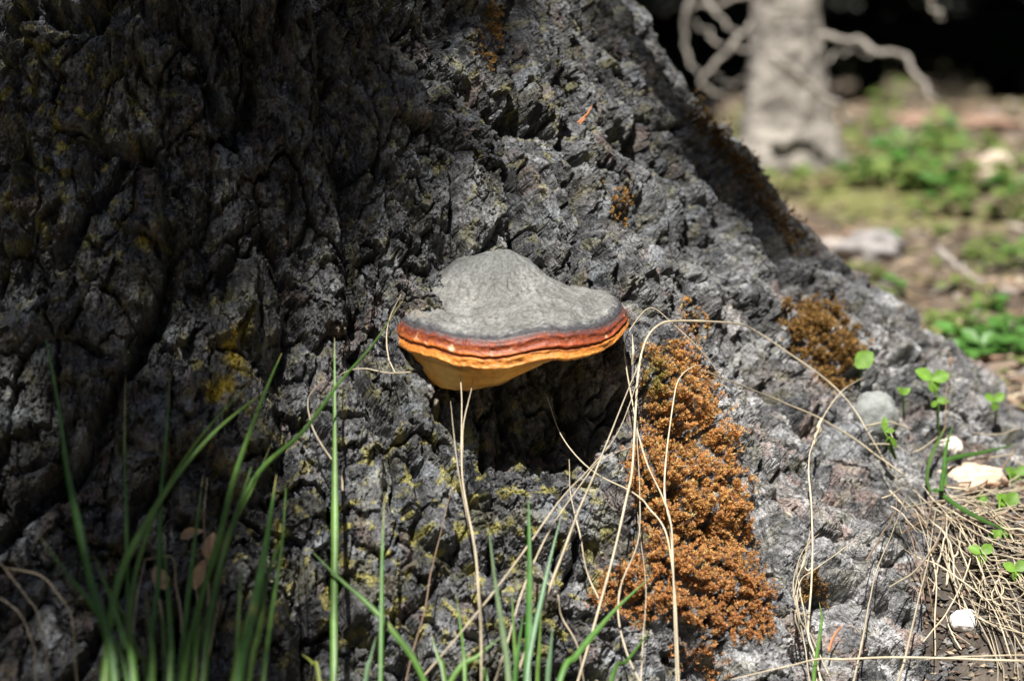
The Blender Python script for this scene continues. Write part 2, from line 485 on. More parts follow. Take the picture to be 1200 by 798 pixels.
def at(px, py, off=0.0, w=1):
    """a point `off` metres in front of the surface seen there"""
    p, nn, d = surf(px, py, w)
    if d is None: d = 1.3
    return CAM + ray(px, py) * (d - off)

def at_depth(px, py, d):
    return CAM + ray(px, py) * d

# ------------------------------------------------------------------ ground
gx = np.concatenate([-np.geomspace(0.6, 60, 40)[::-1], np.linspace(-0.59, 1.4, 150), np.geomspace(1.42, 60, 40)])
gy = np.concatenate([-np.geomspace(0.8, 40, 30)[::-1], np.linspace(-0.79, 1.0, 140), np.linspace(1.02, 5, 90), np.geomspace(5.05, 90, 40)])
GX, GY = np.meshgrid(gx, gy)
GZ = ground_z(GX, GY)
near = np.exp(-(np.hypot(GX - 0.2, GY + 0.1) / 0.8) ** 2)
GZ = GZ + 0.007 * fbm(GX * 45, GY * 45, 4, 91) * near
t1 = sstep(-0.2, 0.3, fbm(GX * 9, GY * 9, 4, 92))[..., None]; t2 = sstep(0.05, 0.35, fbm(GX * 3.1, GY * 3.1, 3, 93))[..., None]
nearw = np.exp(-(np.hypot(GX - 0.2, GY + 0.1) / 0.45) ** 2)[..., None]
GC = np.array((.085, .066, .05)) * (1 - t1) + np.array((.21, .16, .12)) * t1
GC = GC * (1 - nearw) + nearw * (np.array((.075, .064, .054)) * (1 - t1) + np.array((.16, .135, .11)) * t1)
GC = GC * (1 - 0.75 * t2) + 0.75 * t2 * np.array((.14, .155, .045))
ground = obj('ground', mesh_data('ground', np.stack([GX, GY, GZ], -1).reshape(-1, 3), grid_faces(len(gx), len(gy)), M['soil'], GC.reshape(-1, 3)))
tag(ground, kind='structure')

# ------------------------------------------------------------------ conifer foliage
def spray(base, d, side, L, w, nq=7):
    """a flat twig with two rows of needle blades; returns verts, quads"""
    d = norm(d); side = norm(side - np.dot(side, d) * d)
    t = np.linspace(0.05, 1.0, nq)
    V = []
    for s in (-1, 1):
        for a in t:
            p = base + d * L * a
            l = w * (1.15 - 0.75 * a) * random.uniform(0.75, 1.2)
            q = norm(d * 0.75 + side * s * 0.8 + np.array((0, 0, random.uniform(-.3, .2))))
            e = d * (L / nq * 0.42)
            V += [p - e, p + e, p + e * 0.35 + q * l, p - e * 0.35 + q * l]
    V = np.array(V)
    return V, np.arange(len(V)).reshape(-1, 4)

def crown(zlo, zhi, rlo, rhi, whorls, per, droop=-0.35, step=0.16, w=0.16):
    parts = []
    limbs = []
    for z, r in zip(np.linspace(zlo, zhi, whorls), np.linspace(rlo, rhi, whorls)):
        for k in range(per):
            a = random.uniform(0, 2 * math.pi); L = r * random.uniform(0.75, 1.12)
            d = np.array((math.cos(a), math.sin(a), droop * random.uniform(0.5, 1.2))); b = np.array((0, 0, z + random.uniform(-.12, .12)))
            C = np.array([b + d * L * t + np.array((0, 0, 0.18 * L * t * t)) for t in np.linspace(0, 1, 5)])
            limbs.append(tube(C, np.linspace(0.022, 0.005, 5), 4))
            side = np.cross(d, (0, 0, 1))
            for t in np.arange(0.12, 1.0, step / L):
                p = b + d * L * t + np.array((0, 0, 0.18 * L * t * t))
                for s in (-1, 1):
                    dd = d * 0.75 + side * s * random.uniform(0.5, 1.0) + np.array((0, 0, random.uniform(-.35, .1)))
                    parts.append(spray(p, dd, np.cross(dd, (0, 0, 1)), random.uniform(.2, .42) * (1.2 - .5 * t), w))
    return merge(parts), merge(limbs)

def trunk_mesh(h_, r_, mat, seed):
    zs = np.linspace(-0.4, h_, 14); C = np.stack([0.04 * np.sin(zs * 0.7 + seed), 0.04 * np.cos(zs * 0.6 + seed), zs], 1)
    rr = r_ * (1 - 0.85 * np.clip(zs, 0, None) / h_) * (1 + 0.7 * np.exp(-np.clip(zs + .3, 0, None) / 0.3))
    v, f = tube(C, rr, 12, 1, 0.04)
    return mesh_data('trunk', v, f, mat)

(cv, cf, _), (lv, lf, _) = crown(2.2, 11.0, 2.3, 0.5, 22, 6)
tall_crown = mesh_data('crown', cv, cf, M['needles'], smooth=False)
tall_limbs = mesh_data('limbs', lv, lf, M['darkbark'])
(cv, cf, _), (lv, lf, _) = crown(0.05, 4.2, 1.25, 0.15, 20, 7, -0.25, 0.13, 0.13)
low_crown = mesh_data('crown', cv, cf, M['needles'], smooth=False)
low_limbs = mesh_data('limbs', lv, lf, M['darkbark'])
tall_trunk = trunk_mesh(11.5, 0.16, M['darkbark'], 1)
low_trunk = trunk_mesh(4.4, 0.06, M['darkbark'], 2)

def conifer(x, y, tall, rz, sc, label):
    t = empty('conifer', (x, y, float(ground_z(x, y))))
    for nm, me in (('trunk', tall_trunk if tall else low_trunk), ('crown', tall_crown if tall else low_crown), ('limbs', tall_limbs if tall else low_limbs)):
        o = bpy.data.objects.new(nm, me); COL.objects.link(o); o.parent = t
    t.rotation_euler = (0, 0, rz); t.scale = (sc, sc, sc)
    tag(t, label, 'tree', 'dark conifers of the forest behind')
    return t

DARK = 'dark shaded conifer in the black forest background'
for i, (x, y, tall, sc) in enumerate(((0.2, 5.6, 1, 1.0), (2.1, 6.2, 1, 1.05), (3.9, 5.4, 1, 1.0), (-1.9, 5.2, 1, 1.0), (1.0, 8.0, 1, 1.1), (3.0, 8.4, 1, 1.1),
                                      (0.7, 7.2, 0, 1.0), (1.6, 7.6, 0, 1.0), (2.4, 7.3, 0, 1.05), (3.3, 7.4, 0, 1.1), (-0.2, 7.6, 0, 1.1), (0.2, 9.6, 0, 1.4), (1.5, 9.9, 0, 1.4),
                                      (2.7, 9.7, 0, 1.4), (4.2, 9.2, 0, 1.4), (-1.4, 8.6, 0, 1.3))):
    conifer(x, y, tall, i * 1.3, sc, DARK)

for i in range(26):                                # unseen trees beside and behind the camera, added to cut the sky light
    a = R(-205 + i * 9.2) if i < 26 else 0
    rad = 5.6 + 2.4 * ((i * 7) % 5) / 4
    x, y = rad * math.cos(a), -1.0 + rad * math.sin(a)
    if y > 3.2 and x > 0: continue
    gap = abs(math.atan2(x + 0.2, -(y + 0.1)) + R(SUN_AZ)) < R(38)               # lower trees where the sun comes in
    if gap: x, y = x / rad * 9.5, -1 + (y + 1) / rad * 9.5
    conifer(x, y, 1, i * 2.1, 0.8 if gap else 0.95 if y < 0 else 1.1, 'conifer of the stand beside and behind the viewpoint, outside the view')
    conifer(x * 0.93 + 0.5, y * 0.93 - .5, 0, i * 1.7, 0.9, 'conifer of the stand beside and behind the viewpoint, outside the view')

# crown of the old spruce, high above the frame
(cv, cf, _), (lv, lf, _) = crown(8.5, 14.5, 2.0, 0.4, 16, 6)
obj('crown', mesh_data('crown', cv, cf, M['needles'], smooth=False), spruce).matrix_parent_inverse = Matrix()
obj('limbs', mesh_data('limbs', lv, lf, M['darkbark']), spruce).matrix_parent_inverse = Matrix()

# a neighbouring spruce left of and behind the camera whose low boughs shade the left of the trunk
nb = empty('conifer', (-2.1, -1.9, float(ground_z(-2.1, -1.9))))
tag(nb, 'neighbouring spruce whose low boughs throw shade on the left of the old trunk', 'tree')
obj('trunk', tall_trunk, nb).matrix_parent_inverse = Matrix()
SHADE = [(110, 140, 95, 150), (290, 100, 105, 110), (450, 40, 90, 60), (200, 250, 80, 80), (345, 200, 75, 80), (60, 420, 80, 130), (160, 500, 60, 100), (70, 640, 90, 110), (200, 690, 70, 100),
         (560, 20, 90, 35), (300, 720, 45, 60), (-20, 250, 60, 260), (260, 590, 40, 60), (395, 120, 70, 90)]
SHADE = [q + (0,) for q in SHADE] + [(50, 720, 100, 110, .95), (190, 660, 60, 80, .95), (210, 800, 120, 50, .95), (240, 740, 80, 60, .93), (840, 150, 30, 50, 0), (900, 240, 34, 50, 0), (770, 70, 25, 40, 0)]
parts, limbs = [], []
root = np.array((-2.1, -1.9, 2.9))
for (x, y, sx, sy, dep) in SHADE:
    k = trunk_hit(min(max(x, 0), 1100), y, 3)
    if k is None: continue
    c = _tp[k].astype(float) + RIGHT * (min(x, 0) * 0.0005)
    if dep: c = at_depth(x, y, dep)
    t = random.uniform(2.3, 3.2)
    c = c + S * t
    C = catmull([root + np.array((0, 0, random.uniform(-.3, .3))), (root + c) / 2 + np.array((0, 0, 0.12)), c], 8)
    limbs.append(tube(C, np.linspace(0.016, 0.004, 8), 5))
    e1 = norm(np.cross(S, (0, 1, 0))); e1 = e1 if e1[0] > 0 else -e1
    e2 = np.cross(S, e1); e2 = e2 if e2[2] > 0 else -e2
    area = sx * sy / 10000.0
    for _ in range(int(6 * area) + 3):
        a = random.uniform(0, 2 * math.pi); rr = math.sqrt(random.random())
        # spread in the plane across the sunlight
        p = c + e1 * (rr * math.cos(a) * sx * 0.00055) + e2 * (rr * math.sin(a) * sy * 0.00055) * 0.8 + S * random.uniform(-.15, .15)
        d = np.array((random.uniform(0.2, 1), random.uniform(-.2, .9), random.uniform(-.5, .1)))
        parts.append(spray(p - norm(d) * 0.04, d, np.cross(d, S), random.uniform(.06, .12), 0.035, 6))
        limbs.append(tube(np.array([c, (c + p) / 2 + np.array((0, 0, .01)), p]), (0.003, 0.002, 0.0012), 3))
v, f, _ = merge(parts)
obj('bough_needles', mesh_data('bough_needles', v, f, M['needles'], smooth=False), nb)
v, f, _ = merge(limbs)
obj('bough_limbs', mesh_data('bough_limbs', v, f, M['darkbark']), nb)
#@@REST
# ------------------------------------------------------------------ bracket fungus
FO = np.array((-0.003, -0.067, 0.2645))
FN = norm((0.22, -0.97, 0.0)); FX = np.array((-FN[1], FN[0], 0.0))
nphi = 300
phi = np.linspace(0, 2 * math.pi, nphi, endpoint=False)
prof = []   # (k, dz relative, section)
def seg(pts, n, name):
    pts = np.array(pts, float)
    for q in catmull(pts, n): prof.append((q[0], q[1], name))
seg([(0.0, 1.0), (0.5, 1.0), (0.88, 1.0), (0.968, 1.0)], 70, 'crust')
prof_c = len(prof)
seg([(0.970, 0.0042), (0.988, 0.0028), (1.003, 0.0002), (1.012, -0.0026), (1.011, -0.0048), (0.996, -0.0060)], 34, 'red_band')
prof_r = len(prof)
seg([(0.996, -0.0060), (1.010, -0.0067), (1.024, -0.0085), (1.024, -0.0108), (1.008, -0.0126), (0.984, -0.0132)], 30, 'orange_margin')
prof_o = len(prof)
seg([(0.984, -0.0132), (0.94, -0.0130), (0.8, -0.0130), (0.4, -0.0130), (0.0, -0.0130)], 56, 'pore_surface')
K = np.array([p[0] for p in prof])[:, None]; DZ = np.array([p[1] for p in prof])[:, None]
PH = phi[None, :]
ca, sa = np.cos(PH), np.sin(PH)
front = sa > 0
ax_ = 0.0655 * (1 + 0.012 * np.sin(3 * PH + 1) + 0.01 * np.sin(5 * PH))
an_ = np.where(front, 0.074, 0.05)
wob = 0.012 * fbm(ca * 2.2 + 3, sa * 2.2, 3, 101)
kx = np.sign(ca) * np.abs(ca) ** 0.86; ky = np.sign(sa) * np.abs(sa) ** 0.92
FXx = K * ax_ * kx * (1 + wob); FNn = K * an_ * ky * (1 + wob)
brim = 0.010 * (1 - np.clip(K, 0, 1) ** 2.0) + 0.0042
hx = np.where(FXx < -0.013, 0.034, 0.035)
hump = 0.0228 * np.exp(-np.abs((FXx + 0.013) / hx) ** 3.3 - np.abs(np.clip(FNn + 0.010, 0, 9) / 0.024) ** 3.8) + 0.004 * np.exp(-((FXx - 0.040) / 0.022) ** 2 - ((FNn) / 0.03) ** 2)
ripple = 0.0011 * np.sin(K * 30 + 2.5 * fbm(FXx * 30, FNn * 30, 2, 103)) * sstep(0.3, 0.8, K) * sstep(1.0, 0.9, K)
topz = brim + hump + ripple + 0.0016 * fbm(FXx * 90, FNn * 90, 4, 104) * sstep(1.02, 0.9, K)
bulge = 0.0175 * np.exp(-(np.abs((FXx + 0.033) / 0.043)) ** 3.6 - (np.abs((FNn - 0.022) / 0.044)) ** 3.4) * sstep(0.985, 0.72 + .12 * sstep(0, -.04, FXx), K) + 0.004 * (1 - K) + 0.0012 * fbm(FXx * 60, FNn * 60, 3, 106) * sstep(.98, .9, K)
ii = np.arange(len(prof))[:, None]
DZ = DZ * 0.92 * (1 - 0.38 * sstep(0.015, 0.065, FXx)) * (1 - 0.12 * sstep(-.04, -.065, FXx))
lowz = DZ + 0.0015 * fbm(ca * 3, sa * 3, 3, 105) * np.ones_like(K) + 0.0007 * fbm(ca * 12, sa * 12, 2, 107)
topz = topz + 0.0009 * fbm(FXx * 260, FNn * 260, 3, 120) * sstep(1.0, .9, K) - 0.0016 * sstep(.32, .5, fbm(FXx * 150 + 3, FNn * 150, 2, 121)) * sstep(1.0, .93, K)
FZ = np.where(ii < prof_c, topz, lowz)
FZ = np.where(ii >= prof_o, lowz - bulge, FZ)
blend = sstep(prof_c - 10, prof_c, ii)
FZ = np.where(ii < prof_c, topz * (1 - blend) + blend * (0.0042 + lowz - DZ), FZ)
lay = sstep(prof_c, prof_c + 8, ii) * sstep(prof_o + 2, prof_o - 4, ii)
layer_phase = 0.42 * ii + 3.0 * fbm(np.cos(PH) * 2.5 + 7, np.sin(PH) * 2.5, 3, 109)
rimn = 0.0006 * np.sin(layer_phase) * lay + 0.0010 * fbm(PH * 25, ii * 0.12, 3, 108) * sstep(prof_c - 4, prof_c + 6, ii) * sstep(prof_o + 4, prof_o - 6, ii)
FP = FO + FX * FXx[..., None] + FN * (FNn + rimn)[..., None] + np.array((0, 0, 1.0)) * FZ[..., None]
# tilt a little: the right end sits a touch higher
FP[..., 2] += 0.05 * FXx - 0.003 * np.clip(FNn / 0.074, 0, 1) ** 1.6 + 0.0015 * np.sin(FXx * 95 + 1)
nz1 = fbm(FXx * 55, FNn * 55, 4, 111); nz2 = fbm(PH * 14, ii * 0.25, 4, 112); nz3 = fbm(FXx * 240, FNn * 240, 3, 113)
crust = mixc(np.broadcast_to(np.array((.135, .136, .128)), FP.shape).copy(), (.195, .196, .187), sstep(-.2, .4, nz1))
crust = mixc(crust, (.09, .088, .08), 0.85 * sstep(0.14, 0.36, nz3) )
crust = mixc(crust, (.115, .12, .116), 0.8 * sstep(.020, .034, topz) )
crust = mixc(crust, (.20, .17, .13), 0.7 * sstep(0.15, .4, fbm(FXx * 80 + 4, FNn * 80, 3, 119)) * sstep(-0.035, -0.055, FXx + 0.3 * FNn))
crust = mixc(crust, (.33, .33, .32), 0.7 * sstep(0.86, 0.93, K + .05 * nz2) * sstep(-.1, .4, fbm(PH * 9, K * 3, 3, 114)))
crust = mixc(crust, (.035, .035, .042), 0.92 * sstep(0.885, 0.955, K + 0.05 * nz2))
dk = sstep(.2, .9, np.sin(layer_phase + 2.6) + .6 * nz2)
st = np.clip((ii - prof_c) / (prof_r - prof_c), 0, 1) * np.ones_like(PH)
leftw = sstep(0.01, -0.05, FXx)
red = mixc(np.broadcast_to(np.array((.10, .030, .024)), FP.shape).copy(), (.30, .065, .022), sstep(.12, .5, st + .35 * nz2))
red = mixc(red, (.52, .16, .035), sstep(.45, .8, st + .4 * nz2 - .15 + .25 * leftw) * (0.55 + .45 * leftw))
red = mixc(red, (.07, .018, .016), sstep(.86, .98, st) * (1 - .7 * leftw))
red = mixc(red, (.13, .035, .02), .55 * dk)
red = mixc(red, (.70, .52, .33), .8 * sstep(.42, .6, fbm(PH * 10 + 3, ii * .05, 3, 122)))
red = mixc(red, (.08, .06, .06), (1 - sstep(.0, .22, st + .3 * nz2)) * 0.9)
so = np.clip((ii - prof_r) / (prof_o - prof_r), 0, 1) * np.ones_like(PH)
org = mixc(np.broadcast_to(np.array((.16, .035, .015)), FP.shape).copy(), (.66, .25, .045), sstep(.05, .35, so + .15 * nz2))
org = mixc(org, (.66, .34, .10), .6 * sstep(.5, .85, so + .3 * nz2))
org = mixc(org, (.22, .06, .02), .4 * dk)
org = mixc(org, (.74, .58, .30), sstep(.62, .9, so + .15 * nz2) * sstep(0.0, .3, fbm(PH * 5 + 2, so * 0.5, 2, 115) + .45 * leftw))
por = mixc(np.broadcast_to(np.array((.84, .44, .10)), FP.shape).copy(), (.86, .56, .20), sstep(-.2, .3, nz1))
por = mixc(por, (.46, .22, .07), .6 * sstep(-.1, .3, fbm(FXx * 25 + 2, FZ * 160, 4, 118)))
por = mixc(por, (.26, .13, .05), .8 * sstep(.1, .4, fbm(FXx * 40 + 9, FZ * 70, 4, 117)))
sect = dict(crust=(crust, 0, prof_c, 'crust', 'cap'), red_band=(red, prof_c - 1, prof_r, 'rim', 'red_band'), orange_margin=(org, prof_r - 1, prof_o, 'rim', 'orange_margin'), pore=(por, prof_o - 1, len(prof), 'pores', 'pore_surface'))
fungus = empty('bracket_fungus', FO)
tag(fungus, 'large shelf fungus with grey cap, orange-red rim and yellow underside on the bark', 'fungus')
for nm, (c, a, b, mt, part) in sect.items():
    o = obj(part, mesh_data(part, FP[a:b].reshape(-1, 3), grid_faces(nphi, b - a, True)[:, ::-1], M[mt], c[a:b].reshape(-1, 3)), fungus)
    if part == 'red_band': o['label'] = 'dark red to orange growth band below the grey cap'
    if part == 'orange_margin': o['label'] = 'bright orange lip of the fungus'
    if part == 'pore_surface': o['label'] = 'ochre yellow underside'
    if part == 'cap': o['label'] = 'grey crusted upper side'

# ------------------------------------------------------------------ moss
def in_poly(x, y, poly):
    c = False; j = len(poly) - 1
    for i in range(len(poly)):
        (x1, y1), (x2, y2) = poly[i], poly[j]
        if (y1 > y) != (y2 > y) and x < (x2 - x1) * (y - y1) / (y2 - y1 + 1e-9) + x1: c = not c
        j = i
    return c

def moss(name, label, poly, n, L, colf, swell=0.006, cat='moss', group=None):
    xs = [p[0] for p in poly]; ys = [p[1] for p in poly]
    parts = []; base = None; cnt = 0; tries = 0
    wob_ = lambda x, y: (x + 9 * float(perlin(x * .05, y * .05, 5)), y + 9 * float(perlin(x * .05 + 40, y * .05, 6)))
    while cnt < n and tries < n * 12:
        tries += 1
        x, y = random.uniform(min(xs) - 8, max(xs) + 8), random.uniform(min(ys) - 8, max(ys) + 8)
        if not in_poly(*wob_(x + random.gauss(0, 5), y + random.gauss(0, 5)), poly): continue
        k = trunk_hit(x, y, 2)
        if k is None: continue
        cnt += 1
        p, nn = _tp[k].astype(float), _nb[k].astype(float)
        base = p if base is None else base
        p = p + nn * random.uniform(0, swell)
        ax = norm(nn * 0.85 + np.array((0, -.1, .55)) + 0.38 * rng.normal(size=3))
        l = L * random.uniform(0.6, 1.3)
        c = np.array(colf(x, y)) * random.uniform(0.6, 1.3)
        a1_ = norm(np.cross(ax, (0.3, 0.5, 0.8))); a2_ = np.cross(ax, a1_)
        vs, fs = [], []
        vs += [p - nn * 0.006 - a1_ * l * .08, p - nn * 0.006 + a1_ * l * .08, p + ax * l * 0.75]
        fs.append((0, 1, 2))
        m_ = random.randint(4, 6)
        for q in range(m_):
            an = q / m_ * 2 * math.pi + random.uniform(-.3, .3); hgt = random.uniform(0.25, .8)
            o_ = a1_ * math.cos(an) + a2_ * math.sin(an); s_ = np.cross(ax, o_)
            b_ = p + ax * l * hgt * 0.7; tip = b_ + (o_ * random.uniform(.3, .55) + ax * random.uniform(.3, .7)) * l * 0.75
            w_ = l * 0.085; mid = (b_ * .55 + tip * .45) + o_ * l * 0.05
            i0 = len(vs)
            vs += [b_, mid - s_ * w_, tip, mid + s_ * w_]
            fs += [(i0, i0 + 1, i0 + 2), (i0, i0 + 2, i0 + 3)]
        cc = np.tile(c, (len(vs), 1)) * np.array([random.uniform(.8, 1.25) for _ in vs])[:, None]
        parts.append((np.array(vs), np.array(fs), cc))
    v, f, c = merge(parts)
    o = obj(name, mesh_data(name, v, f, M['moss'], np.clip(c, 0, .8), smooth=False))
    tag(o, label, cat, group)
    return o

def orange(x, y):
    g_ = math.exp(-((x - 765) / 16) ** 2 - ((y - 445) / 28) ** 2)
    t = random.random()
    base = np.array((.72, .40, .13)) * t + np.array((.48, .22, .08)) * (1 - t)
    u_ = random.random()
    if u_ < .07: base = np.array((.24, .20, .07))
    elif u_ < .15: base = np.array((.28, .14, .07))
    elif u_ > .9: base = np.array((.72, .50, .22))
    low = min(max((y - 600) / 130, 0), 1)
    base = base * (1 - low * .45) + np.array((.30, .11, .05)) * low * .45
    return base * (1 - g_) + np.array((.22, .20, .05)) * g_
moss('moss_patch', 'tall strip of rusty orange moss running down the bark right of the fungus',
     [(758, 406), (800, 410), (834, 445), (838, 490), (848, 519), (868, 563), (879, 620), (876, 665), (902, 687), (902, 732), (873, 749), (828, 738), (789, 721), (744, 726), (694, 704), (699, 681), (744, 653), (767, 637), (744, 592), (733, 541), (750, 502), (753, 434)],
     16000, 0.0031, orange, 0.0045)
brown = lambda x, y: np.array((.26, .15, .045)) * random.uniform(.6, 1.3)
moss('moss_patch', 'brown moss cushion in the hollow above the grey stone', [(926, 355), (976, 356), (1008, 403), (996, 432), (982, 456), (948, 428), (932, 408), (920, 375)], 2600, 0.0042, brown, 0.004)
moss('moss_patch', 'small orange moss tuft just above the long arching straw', [(795, 356), (812, 352), (832, 395), (820, 405), (800, 385)], 90, 0.0034, orange, .002)
moss('moss_patch', 'small orange moss tuft at the bottom edge below the big orange moss', [(793, 762), (830, 755), (848, 775), (835, 795), (800, 790)], 140, 0.0036, orange, .002)
moss('moss_patch', 'small brown moss tuft behind the tangled white straw', [(936, 680), (955, 676), (962, 700), (945, 708)], 130, 0.0048, brown, .003)
moss('moss_patch', 'brown moss fringe along the right outline of the trunk', [(808, 110), (830, 130), (868, 178), (905, 225), (950, 290), (940, 300), (880, 225), (845, 190), (820, 150)], 900, 0.0045, lambda x, y: np.array((.15, .09, .03)) * random.uniform(.6, 1.2), .002)
moss('moss_patch', 'yellow orange lichen tuft on the bark up and right of the fungus', [(706, 222), (728, 218), (742, 250), (728, 256), (712, 240)], 90, 0.0034, lambda x, y: np.array((.36, .20, .05)), .002)
moss('moss_patch', 'small rusty tuft high on the dark bark at the top edge', [(566, 18), (588, 20), (590, 42), (568, 45)], 90, 0.0045, brown, .003)
moss('moss_patch', 'tiny rusty tuft between the top edge and the fungus', [(562, 60), (580, 60), (578, 75), (564, 74)], 40, 0.004, brown, .002)
moss('moss_patch', 'orange moss crumbs on the bark right of the big orange moss', [(846, 500), (866, 495), (872, 530), (856, 528)], 60, 0.0042, orange, .002)

# ------------------------------------------------------------------ dry straws
def straw(label, pts, off, rad, mat='straw', name='dry_stalk', parent=None, depth=None, root=False, group=None, flat=0.5):
    P = []
    for i, q in enumerate(pts):
        o_ = off if np.isscalar(off) else np.interp(i / (len(pts) - 1), np.linspace(0, 1, len(off)), off)
        if depth is not None:
            P.append(at_depth(q[0], q[1], np.interp(i / (len(pts) - 1), np.linspace(0, 1, len(depth)), depth)))
        else:
            P.append(at(q[0], q[1], o_ + .003, 4))
    P = np.array(P)
    # soften jumps in depth caused by the bark relief
    for _ in range(2):
        Q = P.copy()
        d = (P - CAM) @ FWD
        for i in range(1, len(P) - 1):
            dn = min(d[i], 0.25 * d[i - 1] + 0.5 * d[i] + 0.25 * d[i + 1])
            Q[i] = CAM + (P[i] - CAM) * dn / d[i]
        P = Q
    if root:                                     # carry the lower end on into the soil
        e = P[-1].copy(); dirn = norm(P[-1] - P[-2]); dirn[2] = min(dirn[2], -0.5); dirn[1] += 0.1
        for _ in range(60):
            e = e + norm(dirn) * 0.006
            if e[2] < float(ground_z(e[0], e[1])) - 0.01: break
        P = np.vstack([P, (P[-1] + e) / 2, e])
    n_ = max(14, 8 * len(P)); rad = rad * 0.7
    C = catmull(P, n_)
    t = np.linspace(0, 1, n_)
    wig = rad * 0.5
    C = C + np.stack([wig * fbm(t * 9 + rng.random() * 50, t * 0, 2, 3), wig * 0 * t, wig * fbm(t * 9 + rng.random() * 50, t * 0 + 3, 2, 4)], 1)
    kn = np.zeros((n_, 3))
    for _ in range(random.randint(1, 3)):
        t0 = random.uniform(.15, .85); kn += np.maximum(0, 1 - np.abs(t - t0) / .12)[:, None] * rng.normal(size=3) * rad * 1.3 * min(1, np.linalg.norm(P[-1] - P[0]) / .08) * np.array((1, .3, 1))
    C = C + kn * (t * (1 - t) * 4)[:, None]
    rr = rad * (0.4 + 0.6 * np.clip(t * 2, 0, 1)) * (1 + 0.16 * fbm(t * 14 + rng.random() * 40, t * 0, 2, 8)) * (1 + .35 * np.exp(-((t - random.uniform(.3, .7)) / .012) ** 2))
    v, f = tube(C, rr, 6, flat)
    o = obj(name, mesh_data(name, v, f, M[mat]), parent)
    if label: tag(o, label, 'straw', group)
    return o

ST = [
 ('thick pale straw slanting from the fungus tip down left to the bottom edge', [(752, 418), (709, 524), (687, 580), (664, 637), (623, 744), (603, 798)], (.035, .03), .0011, 1),
 ('thin pale straw bending from beside the fungus down to the lower centre', [(750, 438), (725, 505), (690, 550), (661, 580), (623, 632), (571, 703), (498, 789)], (.03, .04), .0007, 1),
 ('thin straw from the moss edge curving down left under the fungus shadow', [(743, 522), (706, 538), (683, 565), (645, 620), (615, 686), (593, 760), (580, 798)], (.012, .035), .0007, 1),
 ('curved straw arching out of the fungus shadow across the orange moss', [(641, 465), (659, 512), (692, 550), (736, 575), (760, 596), (780, 622), (791, 687), (796, 800)], (.02, .02), .0007, 1),
 ('longest straw, arching from the right clump over the bark and down past the moss', [(1052, 562), (1039, 544), (1020, 511), (998, 475), (970, 446), (923, 413), (885, 388), (860, 379), (795, 376), (774, 381), (760, 400), (751, 438), (746, 480), (741, 550), (735, 580), (721, 640), (702, 711), (677, 798)], (.006, .012, .03), .0010, 1),
 ('looping straw that touches the right tip of the fungus and falls over the moss', [(850, 456), (830, 420), (785, 376), (762, 361), (743, 379), (732, 403), (734, 431), (741, 470), (748, 508), (760, 547), (778, 586), (787, 620), (790, 700), (793, 798)], (.006, .022), .0007, 1),
 ('wavy straw hanging along the left edge of the orange moss', [(746, 500), (750, 586), (748, 635), (729, 684), (725, 722), (735, 766), (751, 800)], (.02, .02), .0008, 1),
 ('hooked straw standing in the middle of the orange moss', [(822, 428), (811, 430), (795, 445), (788, 480), (781, 533), (778, 579), (785, 620), (789, 665), (792, 740), (793, 800)], (.004, .02), .0008, 1),
 ('thin straight straw left of the moss reaching the bottom', [(747, 600), (757, 690), (754, 740), (751, 800)], (.014, .02), .0006, 1),
 ('pale straw running straight from the moss top down right to the straw clump', [(822, 433), (860, 448), (907, 467), (962, 492), (998, 512), (1031, 536), (1059, 556)], (.006, .012), .0009, 0),
 ('white straw with papery sheath, upright right of the moss, tip bent right', [(1013, 442), (992, 454), (979, 467), (963, 492), (955, 514), (950, 535), (949, 570), (950, 620), (951, 679), (947, 739), (955, 768), (963, 800)], (.02, .012), .0009, 1),
 ('long straight straw crossing the right bark from clump to bottom edge', [(1062, 580), (1044, 629), (1024, 686), (1013, 733), (1000, 800)], (.012, .012), .0009, 1),
 ('thickest straw of the crossing pair at lower right, leaning left', [(1097, 594), (1089, 645), (1075, 708), (1062, 766), (1051, 800)], (.02, .02), .0012, 1),
 ('thin straw of the crossing pair at lower right, leaning right', [(1073, 596), (1089, 643), (1097, 676), (1096, 730), (1096, 768)], (.014, .01), .0008, 0),
 ('horizontal straw lying along the bottom edge at the right', [(856, 796), (920, 781), (964, 773), (1039, 770), (1110, 771), (1210, 775)], (.022, .022), .0009, 0),
 ('short second horizontal straw at the right end of the bottom edge', [(1080, 773), (1130, 769), (1210, 767)], (.025, .025), .0006, 0),
 ('short pale straw forking up right across the light bark', [(1022, 617), (988, 643), (952, 669), (939, 679), (934, 700), (938, 728)], (.008, .01), .0006, 0),
 ('thin straw dangling below the fungus shadow beside a grass blade', [(667, 538), (669, 580), (680, 629), (688, 670), (702, 702)], (.012, .008), .0006, 0),
 ('short crooked straw beside the centre grass tuft', [(626, 667), (651, 695), (658, 722), (677, 757), (684, 800)], (.012, .012), .0009, 1),
 ('curled pale straw left of the tall lone grass blade', [(380, 446), (366, 458), (361, 474), (366, 500), (377, 521), (398, 553), (402, 575)], (.012, .008), .0007, 0),
 ('faint hair-thin stalk left of the fungus at mid height', [(392, 443), (410, 434), (430, 432), (455, 437), (482, 436)], (.01, .01), .0005, 0),
 ('hair-thin stalk curving along the left end of the fungus', [(470, 345), (457, 372), (453, 397), (456, 420), (463, 437)], (.012, .012), .0005, 0),
 ('short pale upright stick between the fungus tip and the moss', [(741, 392), (742, 410), (741, 428)], (.02, .018), .0011, 0),
 ('thin pale straw crossing the bark below the straw clump', [(1040, 630), (1062, 645), (1080, 655), (1100, 662), (1140, 690), (1165, 715), (1185, 770)], (.012, .012), .0007, 0),
]
for lb, pts, off, rad, rt in ST:
    straw(lb, pts, off, rad, root=bool(rt))
